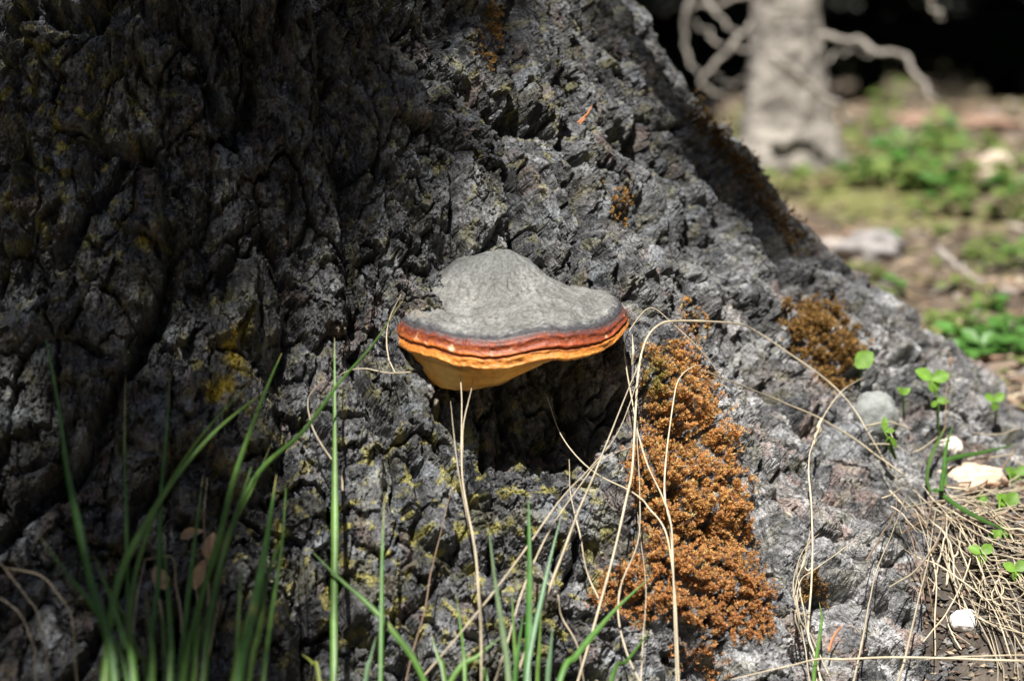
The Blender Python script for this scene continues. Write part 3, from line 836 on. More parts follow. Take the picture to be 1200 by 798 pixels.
straw('dark-tipped straw rising in front of the fungus underside', [(539, 428), (541, 477), (541, 538), (544, 576), (555, 633), (562, 685), (564, 740), (564, 800)], 0, .0008, depth=(1.093, 1.088, 1.07, 1.05, 1.03, 1.0, 1.0, 1.0), root=True)
straw('thinner companion straw left of the one before the fungus underside', [(528, 470), (531, 500), (536, 543), (546, 600), (556, 640)], 0, .0005, depth=(1.085, 1.05))
straw('short dark straw right of the one before the fungus underside', [(557, 434), (549, 470), (543, 500), (542, 545)], 0, .0005, depth=(1.093, 1.07))
straw('thin brown stalk leaning left below the fungus', [(531, 565), (513, 638), (496, 709), (475, 800)], (.012, .02), .0006, mat='brownstraw', root=True)
straw('curved orange-brown twig lying on the bark at lower right', [(987, 733), (978, 744), (971, 763)], (.004, .004), .0012, mat='needle', name='twig')

# papery tangle of old straw on the bark right of the moss
tang = empty('straw_tangle', at(940, 700, 0.006))
tag(tang, 'whitish tangle of fine old straw on the bark right of the orange moss', 'straw')
for q in ([(955, 630), (939, 649), (931, 685), (933, 715), (940, 739), (945, 769), (949, 800)], [(950, 622), (942, 655), (936, 680), (941, 710), (946, 740), (952, 775), (958, 800)],
          [(960, 625), (948, 636), (944, 655), (936, 672), (930, 700)], [(926, 712), (940, 720), (950, 716)], [(931, 690), (938, 725), (950, 745), (962, 770), (972, 792)], [(938, 655), (946, 668), (952, 664)], [(929, 700), (936, 716), (946, 722), (950, 735)], [(948, 640), (934, 668), (938, 690), (932, 722), (942, 752)]):
    straw(None, q, .008, .0006, name='stalk', parent=tang)
# papery sheath on the upright straw
sheath = straw('white papery sheath on the upright straw right of the moss', [(963, 490), (959, 500), (957, 510), (954, 520)], .019, .0022, name='leaf_sheath')

# ------------------------------------------------------------------ grass blades
def blade(pts, width_px, mat='grass', off=(.03, .05), parent=None, name='blade', label=None, root=True, depth=None):
    P = []
    for i, q in enumerate(pts):
        u = i / (len(pts) - 1)
        if depth is not None: P.append(at_depth(q[0], q[1], lerp(depth[0], depth[1], u)))
        else:
            o_ = lerp(off[0], off[1], u); P.append(at(q[0], q[1], o_))
    P = np.array(P)
    if depth is None and len(P) > 2:               # one smooth run of depth from tip to foot
        d = (P - CAM) @ FWD; t = np.linspace(0, 1, len(P))
        fit = np.polyval(np.polyfit(t, d, 1), t); fit = fit - max(0, (fit - d).max()) * 0.6
        P = CAM + (P - CAM) * (fit / d)[:, None]
    if root:
        e = P[-1].copy(); dirn = norm(P[-1] - P[-2]); dirn[2] = min(dirn[2], -0.8); dirn[0] *= 0.5
        for _ in range(80):
            e = e + norm(dirn) * 0.006
            if e[2] < float(ground_z(e[0], e[1])) - 0.01: break
        P = np.vstack([P, (P[-1] + e) / 2, e])
    n_ = max(16, 6 * len(P)); C = catmull(P, n_)
    t = np.linspace(0, 1, n_)
    d = np.linalg.norm(C - CAM, axis=1)
    w = 0.5 * width_px * d / F * np.clip(t * 2.6 + 0.03, 0, 1) ** 0.8 * (1 + .12 * fbm(t * 8 + rng.random() * 90, t * 0, 2, 7))
    T = np.gradient(C, axis=0); T /= np.linalg.norm(T, axis=1)[:, None] + 1e-9
    view = (C - CAM) / d[:, None]
    A = np.cross(T, view); A /= np.linalg.norm(A, axis=1)[:, None] + 1e-9
    tw = random.uniform(-.5, .5) + t * random.uniform(-.6, .6)
    B = np.cross(A, T)
    A2 = A * np.cos(tw)[:, None] + B * np.sin(tw)[:, None]; B2 = np.cross(A2, T)
    rows = [C - A2 * w[:, None] + B2 * (w * .28)[:, None], C - A2 * (w * .5)[:, None] + B2 * (w * .05)[:, None], C - B2 * (w * .12)[:, None], C + A2 * (w * .5)[:, None] + B2 * (w * .05)[:, None], C + A2 * w[:, None] + B2 * (w * .28)[:, None]]
    Vv = np.stack(rows, 1)
    thick = 0.00012
    V1 = Vv.reshape(-1, 3); V2_ = (Vv - B2[:, None] * thick).reshape(-1, 3)
    f = grid_faces(5, n_)
    bc = dict(grass=(.075, .18, .035), bluegrass=(.11, .21, .11), leaf=(.15, .22, .05))[mat]
    bc = np.array(bc) * random.uniform(.75, 1.25) * np.array((random.uniform(.85, 1.35), 1, 1))
    cc = np.broadcast_to(bc, (n_, 5, 3)).copy() * np.array((1.0, .92, 1.35, .9, 1.05))[None, :, None]
    cc *= (1 + .22 * fbm(t * 12 + rng.random() * 90, t * 0, 3, 5))[:, None, None]
    dry = random.choice((0, .04, .1, .2)); cc = cc + (np.array((.34, .27, .11)) - cc) * (sstep(dry, 0, t) * .8 * (dry > 0) + .35 * sstep(.3, .5, fbm(t * 9 + rng.random() * 90, t * 0, 3, 6)))[:, None, None]
    cc = cc.reshape(-1, 3)
    o = obj(name, mesh_data(name, np.vstack([V1, V2_]), [f, f[:, ::-1] + len(V1)], M['blade'], np.vstack([cc, cc])), parent)
    if label: tag(o, label, 'grass')
    return o

def tuft(label, root_px, blades, name='grass_tuft'):
    p = at_depth(root_px[0], root_px[1], 0.95); p[2] = float(ground_z(p[0], p[1]))
    t = empty(name, p); tag(t, label, 'grass')
    for b in blades: blade(b[0], b[1] * 1.0, b[2], b[3], t)
    return t

lt = tuft('loose tuft of long dark green grass in front of the trunk at lower left', (250, 900), [
    ([(52, 385), (68, 474), (79, 553), (92, 616), (107, 684), (120, 726), (134, 800)], 9, 'grass', (.06, .11)),
    ([(47, 629), (79, 673), (105, 705), (126, 741), (150, 800)], 6, 'grass', (.08, .11)),
    ([(330, 414), (309, 464), (277, 553), (257, 631), (232, 715), (215, 800)], 8, 'grass', (.05, .09)),
    ([(309, 459), (251, 506), (199, 568), (157, 637), (139, 678), (128, 730), (122, 800)], 9, 'grass', (.06, .10)),
    ([(293, 448), (236, 511), (194, 574), (168, 640), (155, 700), (150, 800)], 5, 'grass', (.05, .10)),
    ([(199, 438), (195, 511), (188, 589), (186, 673), (178, 747), (176, 800)], 6, 'grass', (.05, .10)),
    ([(147, 440), (146, 537), (148, 595), (150, 700), (152, 800)], 4, 'grass', (.05, .09)),
    ([(473, 350), (436, 405), (398, 448), (356, 505), (304, 553), (272, 620), (256, 679), (245, 740), (240, 800)], 6, 'grass', (.03, .09)),
    ([(297, 540), (280, 592), (264, 640), (250, 700), (244, 739), (238, 800)], 8, 'grass', (.06, .09)),
    ([(324, 556), (316, 612), (306, 671), (292, 739), (280, 800)], 10, 'grass', (.06, .09)),
    ([(340, 614), (320, 655), (308, 700), (303, 740), (290, 800)], 8, 'grass', (.05, .08)),
    ([(238, 556), (230, 620), (224, 671), (216, 740), (210, 800)], 6, 'grass', (.06, .09)),
    ([(318, 520), (290, 585), (258, 640), (235, 700), (222, 760), (218, 800)], 5, 'grass', (.06, .09)),
    ([(260, 640), (240, 690), (230, 740), (226, 800)], 6, 'grass', (.08, .1)),
    ([(190, 620), (196, 680), (200, 740), (200, 800)], 6, 'grass', (.09, .11)),
    ([(110, 650), (130, 700), (146, 750), (158, 800)], 7, 'grass', (.1, .12)),
    ([(170, 690), (176, 740), (180, 800)], 6, 'grass', (.1, .12)),
    ([(300, 690), (285, 740), (272, 800)], 6, 'grass', (.07, .09)),
    ([(352, 765), (366, 777), (374, 800)], 5, 'leaf', (.05, .06)),
    ([(336, 560), (330, 640), (318, 720), (308, 800)], 5, 'grass', (.06, .08)),
])
for i in range(4):                                # shorter blades filling the foot of the tuft
    x0 = random.uniform(120, 325); y0 = random.uniform(590, 720); dx_ = random.uniform(-45, 45)
    blade([(x0 + dx_, y0), (x0 + dx_ * .55, y0 + (800 - y0) * .35), (x0 + dx_ * .2, y0 + (800 - y0) * .7), (x0, 800)], random.uniform(4, 7.5), 'grass', (random.uniform(.03, .08), random.uniform(.06, .11)), lt)
for q in ([(0, 659), (31, 699), (50, 730), (58, 800)], [(6, 665), (47, 674), (70, 700), (84, 724), (92, 800)], [(170, 656), (161, 700), (155, 750), (152, 800)], [(168, 656), (202, 653), (207, 690), (214, 730), (216, 800)],
          [(243, 559), (239, 612), (244, 674), (243, 740), (238, 800)], [(176, 665), (182, 690), (190, 730), (200, 800)], [(226, 660), (232, 720), (230, 800)], [(0, 700), (24, 720), (40, 760), (44, 800)], [(258, 700), (248, 750), (240, 800)]):
    straw(None, q, .05, .0006, name='dry_blade', parent=lt, root=True)
blade([(392, 396), (392, 480), (392, 560), (392, 640), (391, 720), (391, 800)], 8, 'grass', (.03, .045), None, 'grass', 'single tall upright green grass blade left of the fungus')
tuft('upright tuft of green and blue-green grass at the bottom centre', (610, 900), [
    ([(619, 574), (620, 657), (619, 751), (617, 800)], 9, 'grass', (.05, .05)),
    ([(572, 614), (581, 685), (591, 751), (596, 800)], 7, 'bluegrass', (.05, .05)),
    ([(658, 603), (645, 654), (634, 703), (624, 749), (617, 800)], 6, 'bluegrass', (.04, .05)),
    ([(534, 692), (543, 761), (545, 800)], 5, 'grass', (.04, .05)),
    ([(586, 747), (560, 768), (527, 800)], 6, 'grass', (.04, .05)),
    ([(505, 742), (514, 770), (522, 800)], 6, 'grass', (.04, .05)),
    ([(634, 716), (632, 760), (630, 800)], 5, 'grass', (.04, .05)),
    ([(648, 730), (645, 765), (642, 800)], 6, 'bluegrass', (.04, .05)),
    ([(600, 690), (602, 740), (606, 800)], 5, 'grass', (.04, .05)),
    ([(560, 770), (566, 785), (570, 800)], 5, 'grass', (.04, .05)),
    ([(613, 720), (608, 760), (604, 800)], 6, 'grass', (.05, .06)),
])
tuft('sparse green blades leaning over the lower middle left of the centre tuft', (440, 900), [
    ([(361, 641), (395, 675), (431, 707), (460, 739), (498, 800)], 7, 'grass', (.03, .05)),
    ([(451, 576), (448, 647), (447, 727), (446, 800)], 5, 'grass', (.05, .06)),
    ([(395, 727), (394, 765), (393, 800)], 4, 'grass', (.05, .05)),
    ([(441, 745), (434, 772), (428, 800)], 5, 'bluegrass', (.05, .05)),
])
tuft('two green blades leaning left to right below the orange moss', (690, 900), [
    ([(762, 676), (724, 711), (697, 741), (675, 768), (655, 800)], 7, 'grass', (.04, .05)),
    ([(762, 739), (735, 774), (716, 800)], 6, 'grass', (.04, .05)),
])
blade([(960, 705), (963, 727), (957, 769), (954, 800)], 4.5, 'grass', (.03, .03), None, 'grass', 'short single green blade beside the straw tangle at lower right')

# ------------------------------------------------------------------ leaves and stones in the hollow at the right
def leaf_mesh(L, W, fold=0.25, teeth=0, droop=0.2, n=9):
    t = np.linspace(0, 1, n); w = W * np.sin(math.pi * np.clip(t * 0.94 + 0.03, 0, 1)) ** 0.75
    if teeth: w = w * (1 + teeth * (np.arange(n) % 2 - 0.5))
    y = L * t; z = -droop * L * t * t
    rows = np.stack([np.stack([-w, y - teeth * .1 * L * (np.arange(n) % 2), z + fold * w], 1), np.stack([-w * .5, y, z + fold * w * .35], 1), np.stack([0 * t, y, z], 1), np.stack([w * .5, y, z + fold * w * .35], 1), np.stack([w, y - teeth * .1 * L * (np.arange(n) % 2), z + fold * w], 1)], 1)
    return rows.reshape(-1, 3), grid_faces(5, n)

def orient(v, base, d, up):
    d = norm(d); x = norm(np.cross(d, up)); z = np.cross(x, d)
    return base + v[:, :1] * x + v[:, 1:2] * d + v[:, 2:3] * z

def leafy(name, label, base, leaves, mat='fresh', group=None, cat='plant'):
    """leaves: (tip stem point, direction, up, length, width, teeth)"""
    t = empty(name, base); tag(t, label, cat, group)
    for (p, d, up, L, W, te) in leaves:
        v, f = leaf_mesh(L, W, random.uniform(.1, .35), te, random.uniform(0, .3), 15 if te else 9)
        obj('leaf', mesh_data('leaf', orient(v, p, d, up), f, M[mat]), t)
    stems = {}
    for (p, d, up, L, W, te) in leaves:
        stems[tuple(np.round(p, 3))] = p
    for p in stems.values():
        C = catmull([base - np.array((0, 0, .004)), (base + p) / 2 + 0.003 * rng.normal(size=3), p], 7)
        v, f = tube(C, np.linspace(.0009, .0006, 7), 5)
        obj('stem', mesh_data('stem', v, f, M[mat]), t)
    return t

CAMUP = np.array((0.1, -0.75, 0.65))
def ld(dx, dy):                                           # leaf direction given as it looks in the picture
    return norm(RIGHT * dx - UP * dy + FWD * random.uniform(-.25, .05))
p = at(1092, 445, .03); b = at(1100, 500, 0.0)
q2 = at(1098, 470, .028)
leafy('strawberry_plant', 'bright green toothed three-part leaf standing above the grey stone hollow', b, [
    (p, ld(-1, -.65), CAMUP, .0125, .0048, .22), (p, ld(.25, 1), CAMUP, .0085, .0045, .22), (p, ld(1, -.35), CAMUP, .0125, .0048, .22), (q2, ld(1, -.1), CAMUP, .008, .003, .15), (q2, ld(-.5, .5), CAMUP, .005, .002, 0)])
p = at(1003, 430, .018)
leafy('strawberry_plant', 'single round green toothed leaf at the edge of the brown moss', at(1008, 448, 0.0), [(p, ld(.75, -.65), CAMUP, .0145, .0062, .15)])
p = at(1036, 505, .03); p2 = at(1043, 512, .03)
leafy('seedling', 'tiny folded green sprout in front of the grey stone', at(1050, 530, .012), [(p, ld(.1, -1), CAMUP, .009, .0022, 0), (p, ld(.9, -.1), CAMUP, .007, .002, 0), (p2, ld(.6, .8), CAMUP, .008, .002, 0)])
p = at(1180, 592, .012); p2 = at(1145, 590, .008); p3 = at(1172, 622, .01)
leafy('round_leaf_plant', 'low plant with round light green leaves at the right edge', at(1172, 606, 0.0), [(p, ld(-.7, -.8), CAMUP, .0095, .0042, 0), (p, ld(.7, -.9), CAMUP, .010, .0045, 0), (p, ld(.3, .5), CAMUP, .007, .0035, 0), (p2, ld(.6, -.4), CAMUP, .008, .004, 0), (p3, ld(-.6, .6), CAMUP, .009, .004, 0), (p3, ld(.9, .2), CAMUP, .008, .0035, 0)])
p = at(1058, 462, .02)
leafy('seedling', 'small dark green sprout right of the grey stone top', at(1060, 485, 0.0), [(p, ld(-.5, -.7), CAMUP, .006, .0022, 0), (p, ld(.6, -.6), CAMUP, .006, .0022, 0)])
for (x, y, lb) in ((1190, 556, 'small green leaves at the right edge above the round-leaved plant'), (1150, 648, 'pair of small green leaves poking through the straw mat'), (1190, 668, 'small green leaves at the right edge in the straw mat'), (1165, 470, 'small green plant on the back root at the right')):
    p = at(x, y, .014)
    leafy('seedling', lb, at(x + 2, y + 14, 0.0), [(p, ld(-.8, -.5), CAMUP, .008, .0032, 0), (p, ld(.8, -.6), CAMUP, .0085, .0034, 0), (p, ld(.1, .9), CAMUP, .0065, .003, 0)])
tr = empty('grass_tuft', at(1100, 575, 0.004)); tag(tr, 'few fresh green blades rising out of the straw clump, one stretched to the right', 'grass')
for pts, w in (([(1190, 521), (1150, 530), (1112, 538), (1106, 552), (1103, 575)], 5.5), ([(1109, 498), (1100, 515), (1090, 537), (1086, 560), (1090, 578)], 4.5), ([(1117, 498), (1110, 520), (1107, 540), (1108, 570)], 4), ([(1180, 622), (1150, 608), (1125, 594), (1095, 572)], 5.5)):
    blade(pts, w, 'grass', (.03, .012), tr, root=False)
straw('thin red-brown seed stalk standing beside the three-part leaf', [(1114, 424), (1111, 450), (1108, 480), (1107, 505)], (.03, .015), .0006, mat='brownstraw', name='seed_stalk')
v, f = tube(catmull([at(1114, 418, .03), at(1114, 424, .03), at(1113, 431, .03)], 6), [.0005, .0014, .0016, .0014, .001, .0005], 6)
o = obj('seed_head', mesh_data('seed_head', v, f, M['brownstraw'])); o.parent = bpy.data.objects['seed_stalk']

def stone(name, label, c, rx, ry, rz, seed, mat, colf=None, cat='stone', rough=.12, up=(0, 0, 1)):
    nu, nv = 48, 30
    a = np.linspace(0, 2 * math.pi, nu, endpoint=False); b = np.linspace(-math.pi / 2, math.pi / 2, nv)
    A, B = np.meshgrid(a, b)
    X, Y, Zz = np.cos(A) * np.cos(B), np.sin(A) * np.cos(B), np.sin(B)
    nn = 1 + rough * (fbm(X * 1.5 + seed, Y * 1.5 + Zz * 1.3, 3, seed) * 1.6 + .35 * fbm(X * 6 + seed, Y * 6 + Zz * 5, 3, seed + 1))
    Pp = np.stack([X * nn * rx, Y * nn * ry, Zz * nn * rz], -1)
    Pp = np.sign(Pp) * np.abs(Pp)
    cols = None if colf is None else colf(X, Y, Zz).reshape(-1, 3)
    o = obj(name, mesh_data(name, (Pp + c).reshape(-1, 3), grid_faces(nu, nv, True), M[mat], cols))
    return tag(o, label, cat)

c = at(1027, 489, .004)
stone('stone', 'smooth grey-green stone wedged in the hollow between the roots', c + np.array((0, .004, 0)), .0145, .014, .0165, 3, 'stone')
def pinkish(X, Y, Zz):
    c_ = np.broadcast_to(np.array((.60, .47, .36)), X.shape + (3,)).copy()
    c_ = mixc(c_, (.66, .40, .26), sstep(-.1, .4, fbm(X * 3, Y * 3 + Zz * 3, 3, 7)))
    c_ = mixc(c_, (.13, .07, .04), sstep(-.25, -.6, Zz + .3 * fbm(X * 4, Y * 4, 2, 9)))
    return c_
c = at(1140, 562, .012)
stone('stone', 'cream and pinkish chunk with dark brown lower edge amid the straw', c, .021, .014, .011, 8, 'pale', pinkish, rough=.28)
c = at(1114, 524, .004)
stone('stone', 'small white rounded stone just above the cream chunk', c, .0078, .007, .0068, 5, 'pale', lambda X, Y, Zz: np.broadcast_to(np.array((.74, .70, .62)), X.shape + (3,)))
c = at(1131, 728, .003)
stone('pebble', 'bright white pebble on the litter at lower right', c, .0092, .008, .0070, 12, 'pale', lambda X, Y, Zz: np.broadcast_to(np.array((.82, .79, .76)), X.shape + (3,)), rough=.1)

# straw clump hanging out of the hollow at the right
clump = empty('straw_clump', at(1085, 575, 0.0)); tag(clump, 'nest of dry pale straw spilling from the hollow at the right edge', 'straw')
def rnd(a, b): return random.uniform(a, b)
for i in range(46):
    x0, y0 = rnd(1050, 1150), rnd(565, 610)
    ang = rnd(-5, 95); L = rnd(40, 185); bend = rnd(-35, 40)
    pts = []
    for t in np.linspace(0, 1, 5):
        a = R(ang + bend * t)
        pts.append((x0 + math.cos(a) * L * t, y0 + math.sin(a) * L * t * .9 - 10 * math.sin(math.pi * t) * rnd(0, 1)))
    straw(None, pts, (.012, rnd(.002, .014)), rnd(.0004, .0010), name='stalk', parent=clump, mat='straw' if random.random() < .82 else 'brownstraw')
for i in range(60):
    x0, y0 = rnd(1095, 1190), rnd(580, 730); a = rnd(-10, 80); L = rnd(40, 120); b_ = rnd(-30, 30)
    straw(None, [(x0 + math.cos(R(a + b_ * t)) * L * t, y0 + math.sin(R(a + b_ * t)) * L * t) for t in np.linspace(0, 1, 4)], (rnd(.003, .01), rnd(.002, .008)), rnd(.0004, .0008), name='stalk', parent=clump)
for i in range(22):
    x0, y0 = rnd(1040, 1195), rnd(480, 660); a = rnd(0, 360); L = rnd(25, 60)
    pts = [(x0, y0), (x0 + math.cos(R(a)) * L * .5 + rnd(-6, 6), y0 + math.sin(R(a)) * L * .5 + rnd(-6, 6)), (x0 + math.cos(R(a)) * L, y0 + math.sin(R(a)) * L * .8)]
    straw(None, pts, rnd(.004, .016), rnd(.0005, .0011), name='stalk', parent=clump)
for i in range(6):                                       # curled ends at the right edge
    x0, y0 = rnd(1160, 1195), rnd(650, 700); r_ = rnd(10, 22); a0 = rnd(0, 6)
    straw(None, [(x0 + r_ * math.cos(a0 + q), y0 + r_ * .8 * math.sin(a0 + q)) for q in np.linspace(0, 3.6, 7)], .012, .0007, name='stalk', parent=clump)

for (x, y, dx_, dy_, L_, W_, lb) in ((212, 630, 1, -.5, .011, .003, 'curled tan dead leaf among the left grass, upper one'), (244, 655, .2, -1, .013, .004, 'broad tan dead leaf right in the left grass'),
                                    (228, 690, .3, -1, .015, .0035, 'long tan dead leaf low in the left grass'), (194, 690, -.4, -1, .012, .004, 'small grey-brown dead leaf left in the grass')):
    v, f = leaf_mesh(L_, W_, .5, .1, .35, 9)
    tag(obj('dead_leaf', mesh_data('dead_leaf', orient(v, at(x, y, .035), ld(dx_, dy_), CAMUP), f, M['deadleaf'])), lb, 'leaf')

# fallen pair of needles caught in the bark
nd_ = empty('fallen_needle', at(688, 133, .004)); tag(nd_, 'pair of reddish dry needles caught in the bark near the top', 'needle')
straw(None, [(694, 124), (688, 134), (677, 144)], .005, .0008, name='needle', parent=nd_, mat='needle')
straw(None, [(692, 126), (686, 138), (679, 146)], .004, .0008, name='needle', parent=nd_, mat='needle')

# litter of bark crumbs, needles and straw bits on the near ground and across the clearing (nobody could count it)
def litter(n, sampler, smin, smax, cols, lift=0.001, chunky=0.0):
    parts = []
    for i in range(n):
        x, y = sampler(); z = float(ground_z(x, y)) if False else None
        parts.append((x, y))
    xy = np.array(parts); zz_ = ground_z(xy[:, 0], xy[:, 1])
    out = []
    for (x, y), z in zip(xy, zz_):
        p = np.array((x, y, z + lift))
        a = rnd(0, 6.28); d = np.array((math.cos(a), math.sin(a), rnd(-.25, .45))); d = norm(d)
        s = norm(np.cross(d, (0.1, 0.2, 1))); u = np.cross(s, d)
        L = rnd(smin, smax); w = L * (rnd(.04, .1) if random.random() < .45 else rnd(.25, .6)); th_ = min(w * .5, L * .12)
        if random.random() < chunky: L = smin + (L - smin) * .45; w = L * rnd(.5, 1.0); th_ = L * rnd(.25, .5)
        c = np.array(random.choice(cols)) * rnd(.6, 1.25)
        e = [p - d * L / 2 - s * w / 2, p - d * L * .45 + s * w / 2, p + d * L / 2 + s * w * .35, p + d * L * .42 - s * w * .4]
        m_ = p + u * th_ * rnd(.3, 1.4)
        out.append((np.array(e + [m_, p - u * th_]), np.array([(0, 1, 4), (1, 2, 4), (2, 3, 4), (3, 0, 4), (1, 0, 5), (2, 1, 5), (3, 2, 5), (0, 3, 5)]), c))
    return merge(out)
LC = [(.30, .21, .14), (.42, .33, .23), (.17, .11, .07), (.36, .24, .17), (.24, .21, .19), (.12, .085, .06), (.50, .42, .30)]
def near_xy():
    while True:
        x, y = rnd(.08, .42), rnd(-.32, .12)
        if x * .8 + y * .5 > -.02: return x, y
v, f, c = litter(12000, near_xy, .002, .009, [tuple(np.array(q) * .6) for q in LC] + [(.16, .155, .15), (.10, .095, .09), (.18, .17, .16), (.13, .09, .07), (.08, .075, .07), (.12, .11, .1), (.09, .07, .055)], chunky=.78)
tag(obj('litter', mesh_data('litter', v, f, M['litter'], c, smooth=False)), 'brown crumbs of bark and straw on the near ground', 'litter', kind='stuff')
def far_xy():
    d = 0.25 + 4.2 * random.random() ** 1.4
    return rnd(0.02, 0.36) * (d + 1.2) + rnd(-.1, .25), d
v, f, c = litter(9000, far_xy, .008, .034, [tuple(np.array(q) * .72) for q in LC] + [(.13, .16, .045), (.14, .17, .05), (.30, .26, .22)])
tag(obj('litter', mesh_data('litter', v, f, M['litter'], c, smooth=False)), 'brown leaf litter scattered over the clearing behind', 'litter', kind='stuff')

# ------------------------------------------------------------------ background: second tree, branches, plants, stones
bt, bd = ground_hit(921, 196)
bt = np.array((bt[0], bt[1], float(ground_z(bt[0], bt[1])))); bd = float((bt - CAM) @ FWD)
mpp = bd / F
tree2 = empty('young_tree', bt)
tag(tree2, 'blurred pale grey trunk with dead branches standing behind the big trunk', 'tree')
nth, nzz = 64, 90
a = np.linspace(0, 2 * math.pi, nth, endpoint=False); zs = np.concatenate([np.linspace(-.06, .6, 66), np.geomspace(.62, 6, 24)])
A, Zs = np.meshgrid(a, zs)
rt = 37 * mpp * (1 - .10 * np.clip(Zs, 0, 6)) + 36 * mpp * np.exp(-np.clip(Zs + .02, 0, None) / .10) * (1 + .35 * np.cos(3 * A + 1.2) + .2 * np.cos(5 * A))
rt = rt * (1 + .13 * fbm(A * 4 / 1.57, Zs * 14, 4, 201) + .04 * fbm(np.cos(A) * 9, Zs * 40 + np.sin(A) * 9, 3, 202))
lean = 0.03 * Zs
P2 = np.stack([bt[0] + rt * np.cos(A) - lean, bt[1] + rt * np.sin(A), bt[2] + Zs], -1)
obj('trunk', mesh_data('trunk', P2.reshape(-1, 3), grid_faces(nth, nzz, True), M['bgbark']), tree2)
def branch(pts, w, dd, parent=tree2, name='branch', mat='deadwood', label=None, cat=None):
    n_ = len(pts); P = [at_depth(q[0], q[1], bd + lerp(dd[0], dd[1], i / (n_ - 1))) for i, q in enumerate(pts)]
    C = catmull(P, 9 * n_); tt = np.linspace(0, 1, len(C)); ph_ = rng.random() * 60
    C = C + (np.stack([fbm(tt * 6 + ph_, tt * 0, 3, 41), fbm(tt * 6 + ph_, tt * 0 + 7, 3, 42), fbm(tt * 6 + ph_, tt * 0 + 13, 3, 43)], 1) * 11 * mpp) * np.clip(tt * 6, 0, 1)[:, None]
    rr = np.linspace(w[0], w[1] * .6, len(C)) * (.30 if parent is tree2 else .4) * mpp
    v, f = tube(C, rr * (1 + .08 * np.sin(np.linspace(0, 25, len(C)))), 8)
    o = obj(name, mesh_data(name, v, f, M[mat]), parent)
    if label: tag(o, label, cat)
    return o
branch([(955, 40), (1000, 47), (1050, 66), (1082, 96), (1097, 118)], (13, 9), (-.05, -.16))
branch([(885, 22), (871, 39), (850, 63), (823, 93), (830, 106), (852, 116)], (13, 7), (-.04, -.03))
branch([(890, -30), (850, -26), (812, -10), (802, 30), (805, 66), (817, 90)], (13, 7), (-.02, -.14))
branch([(900, -40), (850, -15), (829, 4), (850, 27), (866, 40)], (10, 8), (-.02, -.08))
branch([(885, 60), (850, 55), (826, 36), (812, 22)], (8, 5), (0, .08))
branch([(890, -8), (840, 5), (796, 12), (764, 13)], (10, 5), (.02, .1))
branch([(880, 80), (860, 100), (845, 96), (838, 86)], (6, 4), (.03, .08))
branch([(960, 75), (975, 66), (1005, 62), (1035, 62)], (6, 4), (.0, .2))
branch([(906, 66), (940, 93), (970, 116), (998, 140)], (13, 11), (-.16, -.10), None, 'fallen_stick', label='pale stick leaning against the foot of the blurred grey tree', cat='stick')
branch([(1080, -25), (1090, 2), (1104, 24)], (9, 6), (-.2, -.2))
branch([(1195, 232), (1160, 268), (1125, 290), (1100, 300)], (11, 8), (-.35, -.55), None, 'fallen_stick', label='pale dry stick lying slanted among the plants at right', cat='stick')
branch([(1100, 292), (1120, 310), (1150, 332)], (8, 6), (-.75, -.85), None, 'fallen_stick', label='short grey stick lying below the slanted one at right', cat='stick')
branch([(850, 197), (900, 194), (950, 190), (1010, 184)], (7, 4), (-.12, -.02), None, 'fallen_stick', label='thin pale stick lying across the foot of the blurred tree', cat='stick')

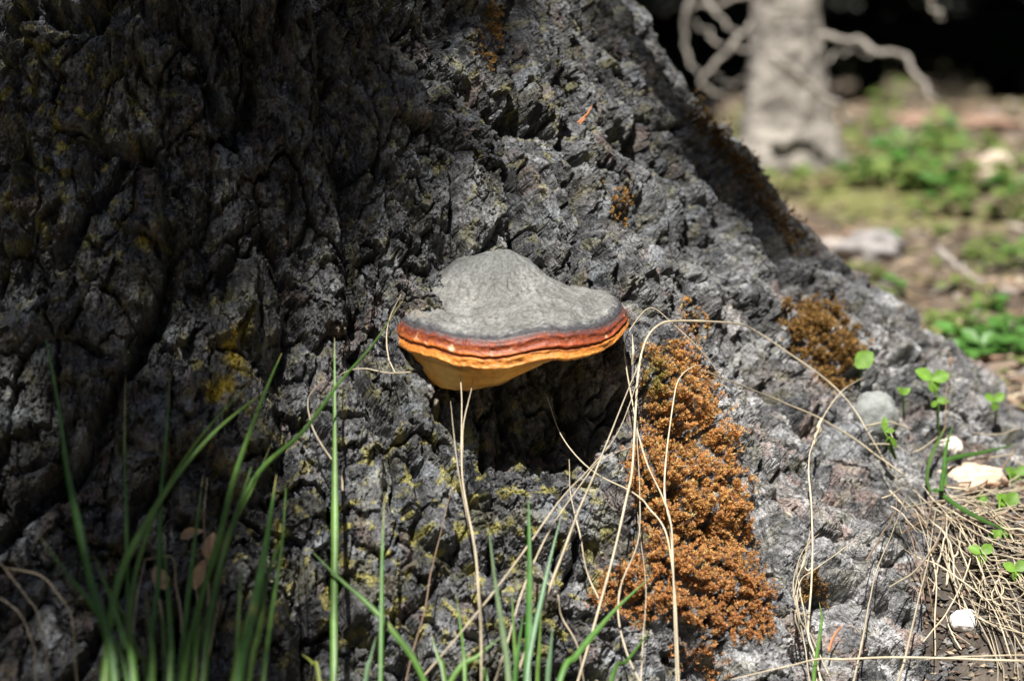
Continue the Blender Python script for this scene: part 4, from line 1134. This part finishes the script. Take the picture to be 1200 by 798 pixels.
def far_plant(px, py, rpx, n, size, label, group, mat='leaf', tall=1.0):
    g, d = ground_hit(px, py + rpx)
    if g is None: return
    g = np.array((g[0], g[1], float(ground_z(g[0], g[1])))); m = d / F
    lv_ = []
    for i in range(n):
        a_ = rnd(0, 6.28); r_ = rpx * m * math.sqrt(random.random())
        p_ = g + np.array((math.cos(a_) * r_, math.sin(a_) * r_ * .8, rnd(.5, 1.9) * rpx * m * tall))
        lv_.append((p_, np.array((math.cos(a_) + rnd(-.6, .6), math.sin(a_) + rnd(-.6, .6), rnd(-.2, .5))), np.array((rnd(-.4, .4), rnd(-.7, .1), 1)), size * rnd(.7, 1.3), size * rnd(.28, .42), 0))
    leafy('small_plant', label, g, lv_, mat, group)
GP = 'low green plants in the clearing behind'
for (x, y, r_, n_, s_, lb) in ((1041, 107, 16, 7, .03, 'light green leaf cluster right of the blurred tree below its long branch'), (1028, 138, 16, 7, .03, 'green leaf cluster just under the one below the long branch'),
        (869, 150, 10, 6, .025, 'small green plant left of the foot of the blurred tree'), (922, 210, 16, 9, .024, 'bright green plant in front of the foot of the blurred tree'),
        (1140, 62, 9, 4, .026, 'small green leaves against the black forest near the top right'), (1152, 98, 12, 5, .026, 'small green leaves lower against the black forest at the right'),
        (978, 105, 9, 5, .024, 'small green plant right behind the foot of the blurred tree'),
        (1130, 240, 18, 9, .022, 'round-leaved bright green plant in mid clearing at right'), (1085, 245, 13, 7, .02, 'smaller bright green plant left of the round-leaved one'),
        (1122, 335, 10, 6, .016, 'small bright green plant above the low leafy one at right'), (1140, 372, 20, 9, .018, 'bright green leafy plant close behind the root at right'),
        (1190, 240, 22, 12, .024, 'green plant cut by the right edge of the view, mid clearing'), (1185, 300, 18, 8, .02, 'dull green plant cut by the right edge, below the mid one'),
        (1022, 322, 12, 9, .02, 'upright green grassy plant beside the blurred grey stone')):
    far_plant(x, y, r_, n_, s_, lb, GP)
PATCH = 'low green plant in the leafy patch of the blurred clearing'
for i in range(26):
    far_plant(rnd(1010, 1190), rnd(148, 222), rnd(10, 18), 9, .026, PATCH, 'plants of the leafy patch behind', 'leaf' if i % 3 else 'grass')
for i in range(16):
    far_plant(rnd(1030, 1200), rnd(250, 380), rnd(6, 12), 6, .016, 'tiny green plant strewn in the blurred litter behind the root', 'tiny plants strewn behind the root', 'leaf' if i % 2 else 'grass')
for i in range(9):
    far_plant(rnd(1110, 1200), rnd(375, 440), rnd(8, 14), 9, .016, 'dark green plant in the shade behind the right root', 'dark plants behind the right root', 'grass')
# blurred stones and a bark piece in the clearing
for (x, y, rx, rz, col, lb, sd) in ((1022, 290, 40, 22, (.28, .265, .26), 'large blurred grey stone behind the root', 31), (1165, 193, 24, 16, (.52, .42, .34), 'blurred beige stone at the right among the green plants', 32), (975, 292, 18, 10, (.38, .34, .31), 'small blurred stone next to the trunk outline', 33), (1150, 145, 40, 10, (.33, .22, .16), 'low brown bank stone before the black forest', 34), (1065, 142, 34, 9, (.30, .20, .15), 'brown stone left of the low bank stone', 35)):
    g, d = ground_hit(x, y + rz * .6)
    m = d / F
    stone('stone', lb, np.array((g[0], g[1], float(ground_z(g[0], g[1])) + rz * m * .35)), rx * m, rx * m * .7, rz * m, sd, 'pale', lambda X, Y, Zz, col=col: mixc(np.broadcast_to(np.array(col), X.shape + (3,)).copy(), tuple(np.array(col) * .6), sstep(0, .4, fbm(X * 3, Y * 3 + Zz * 2, 3, 6))), rough=.3)
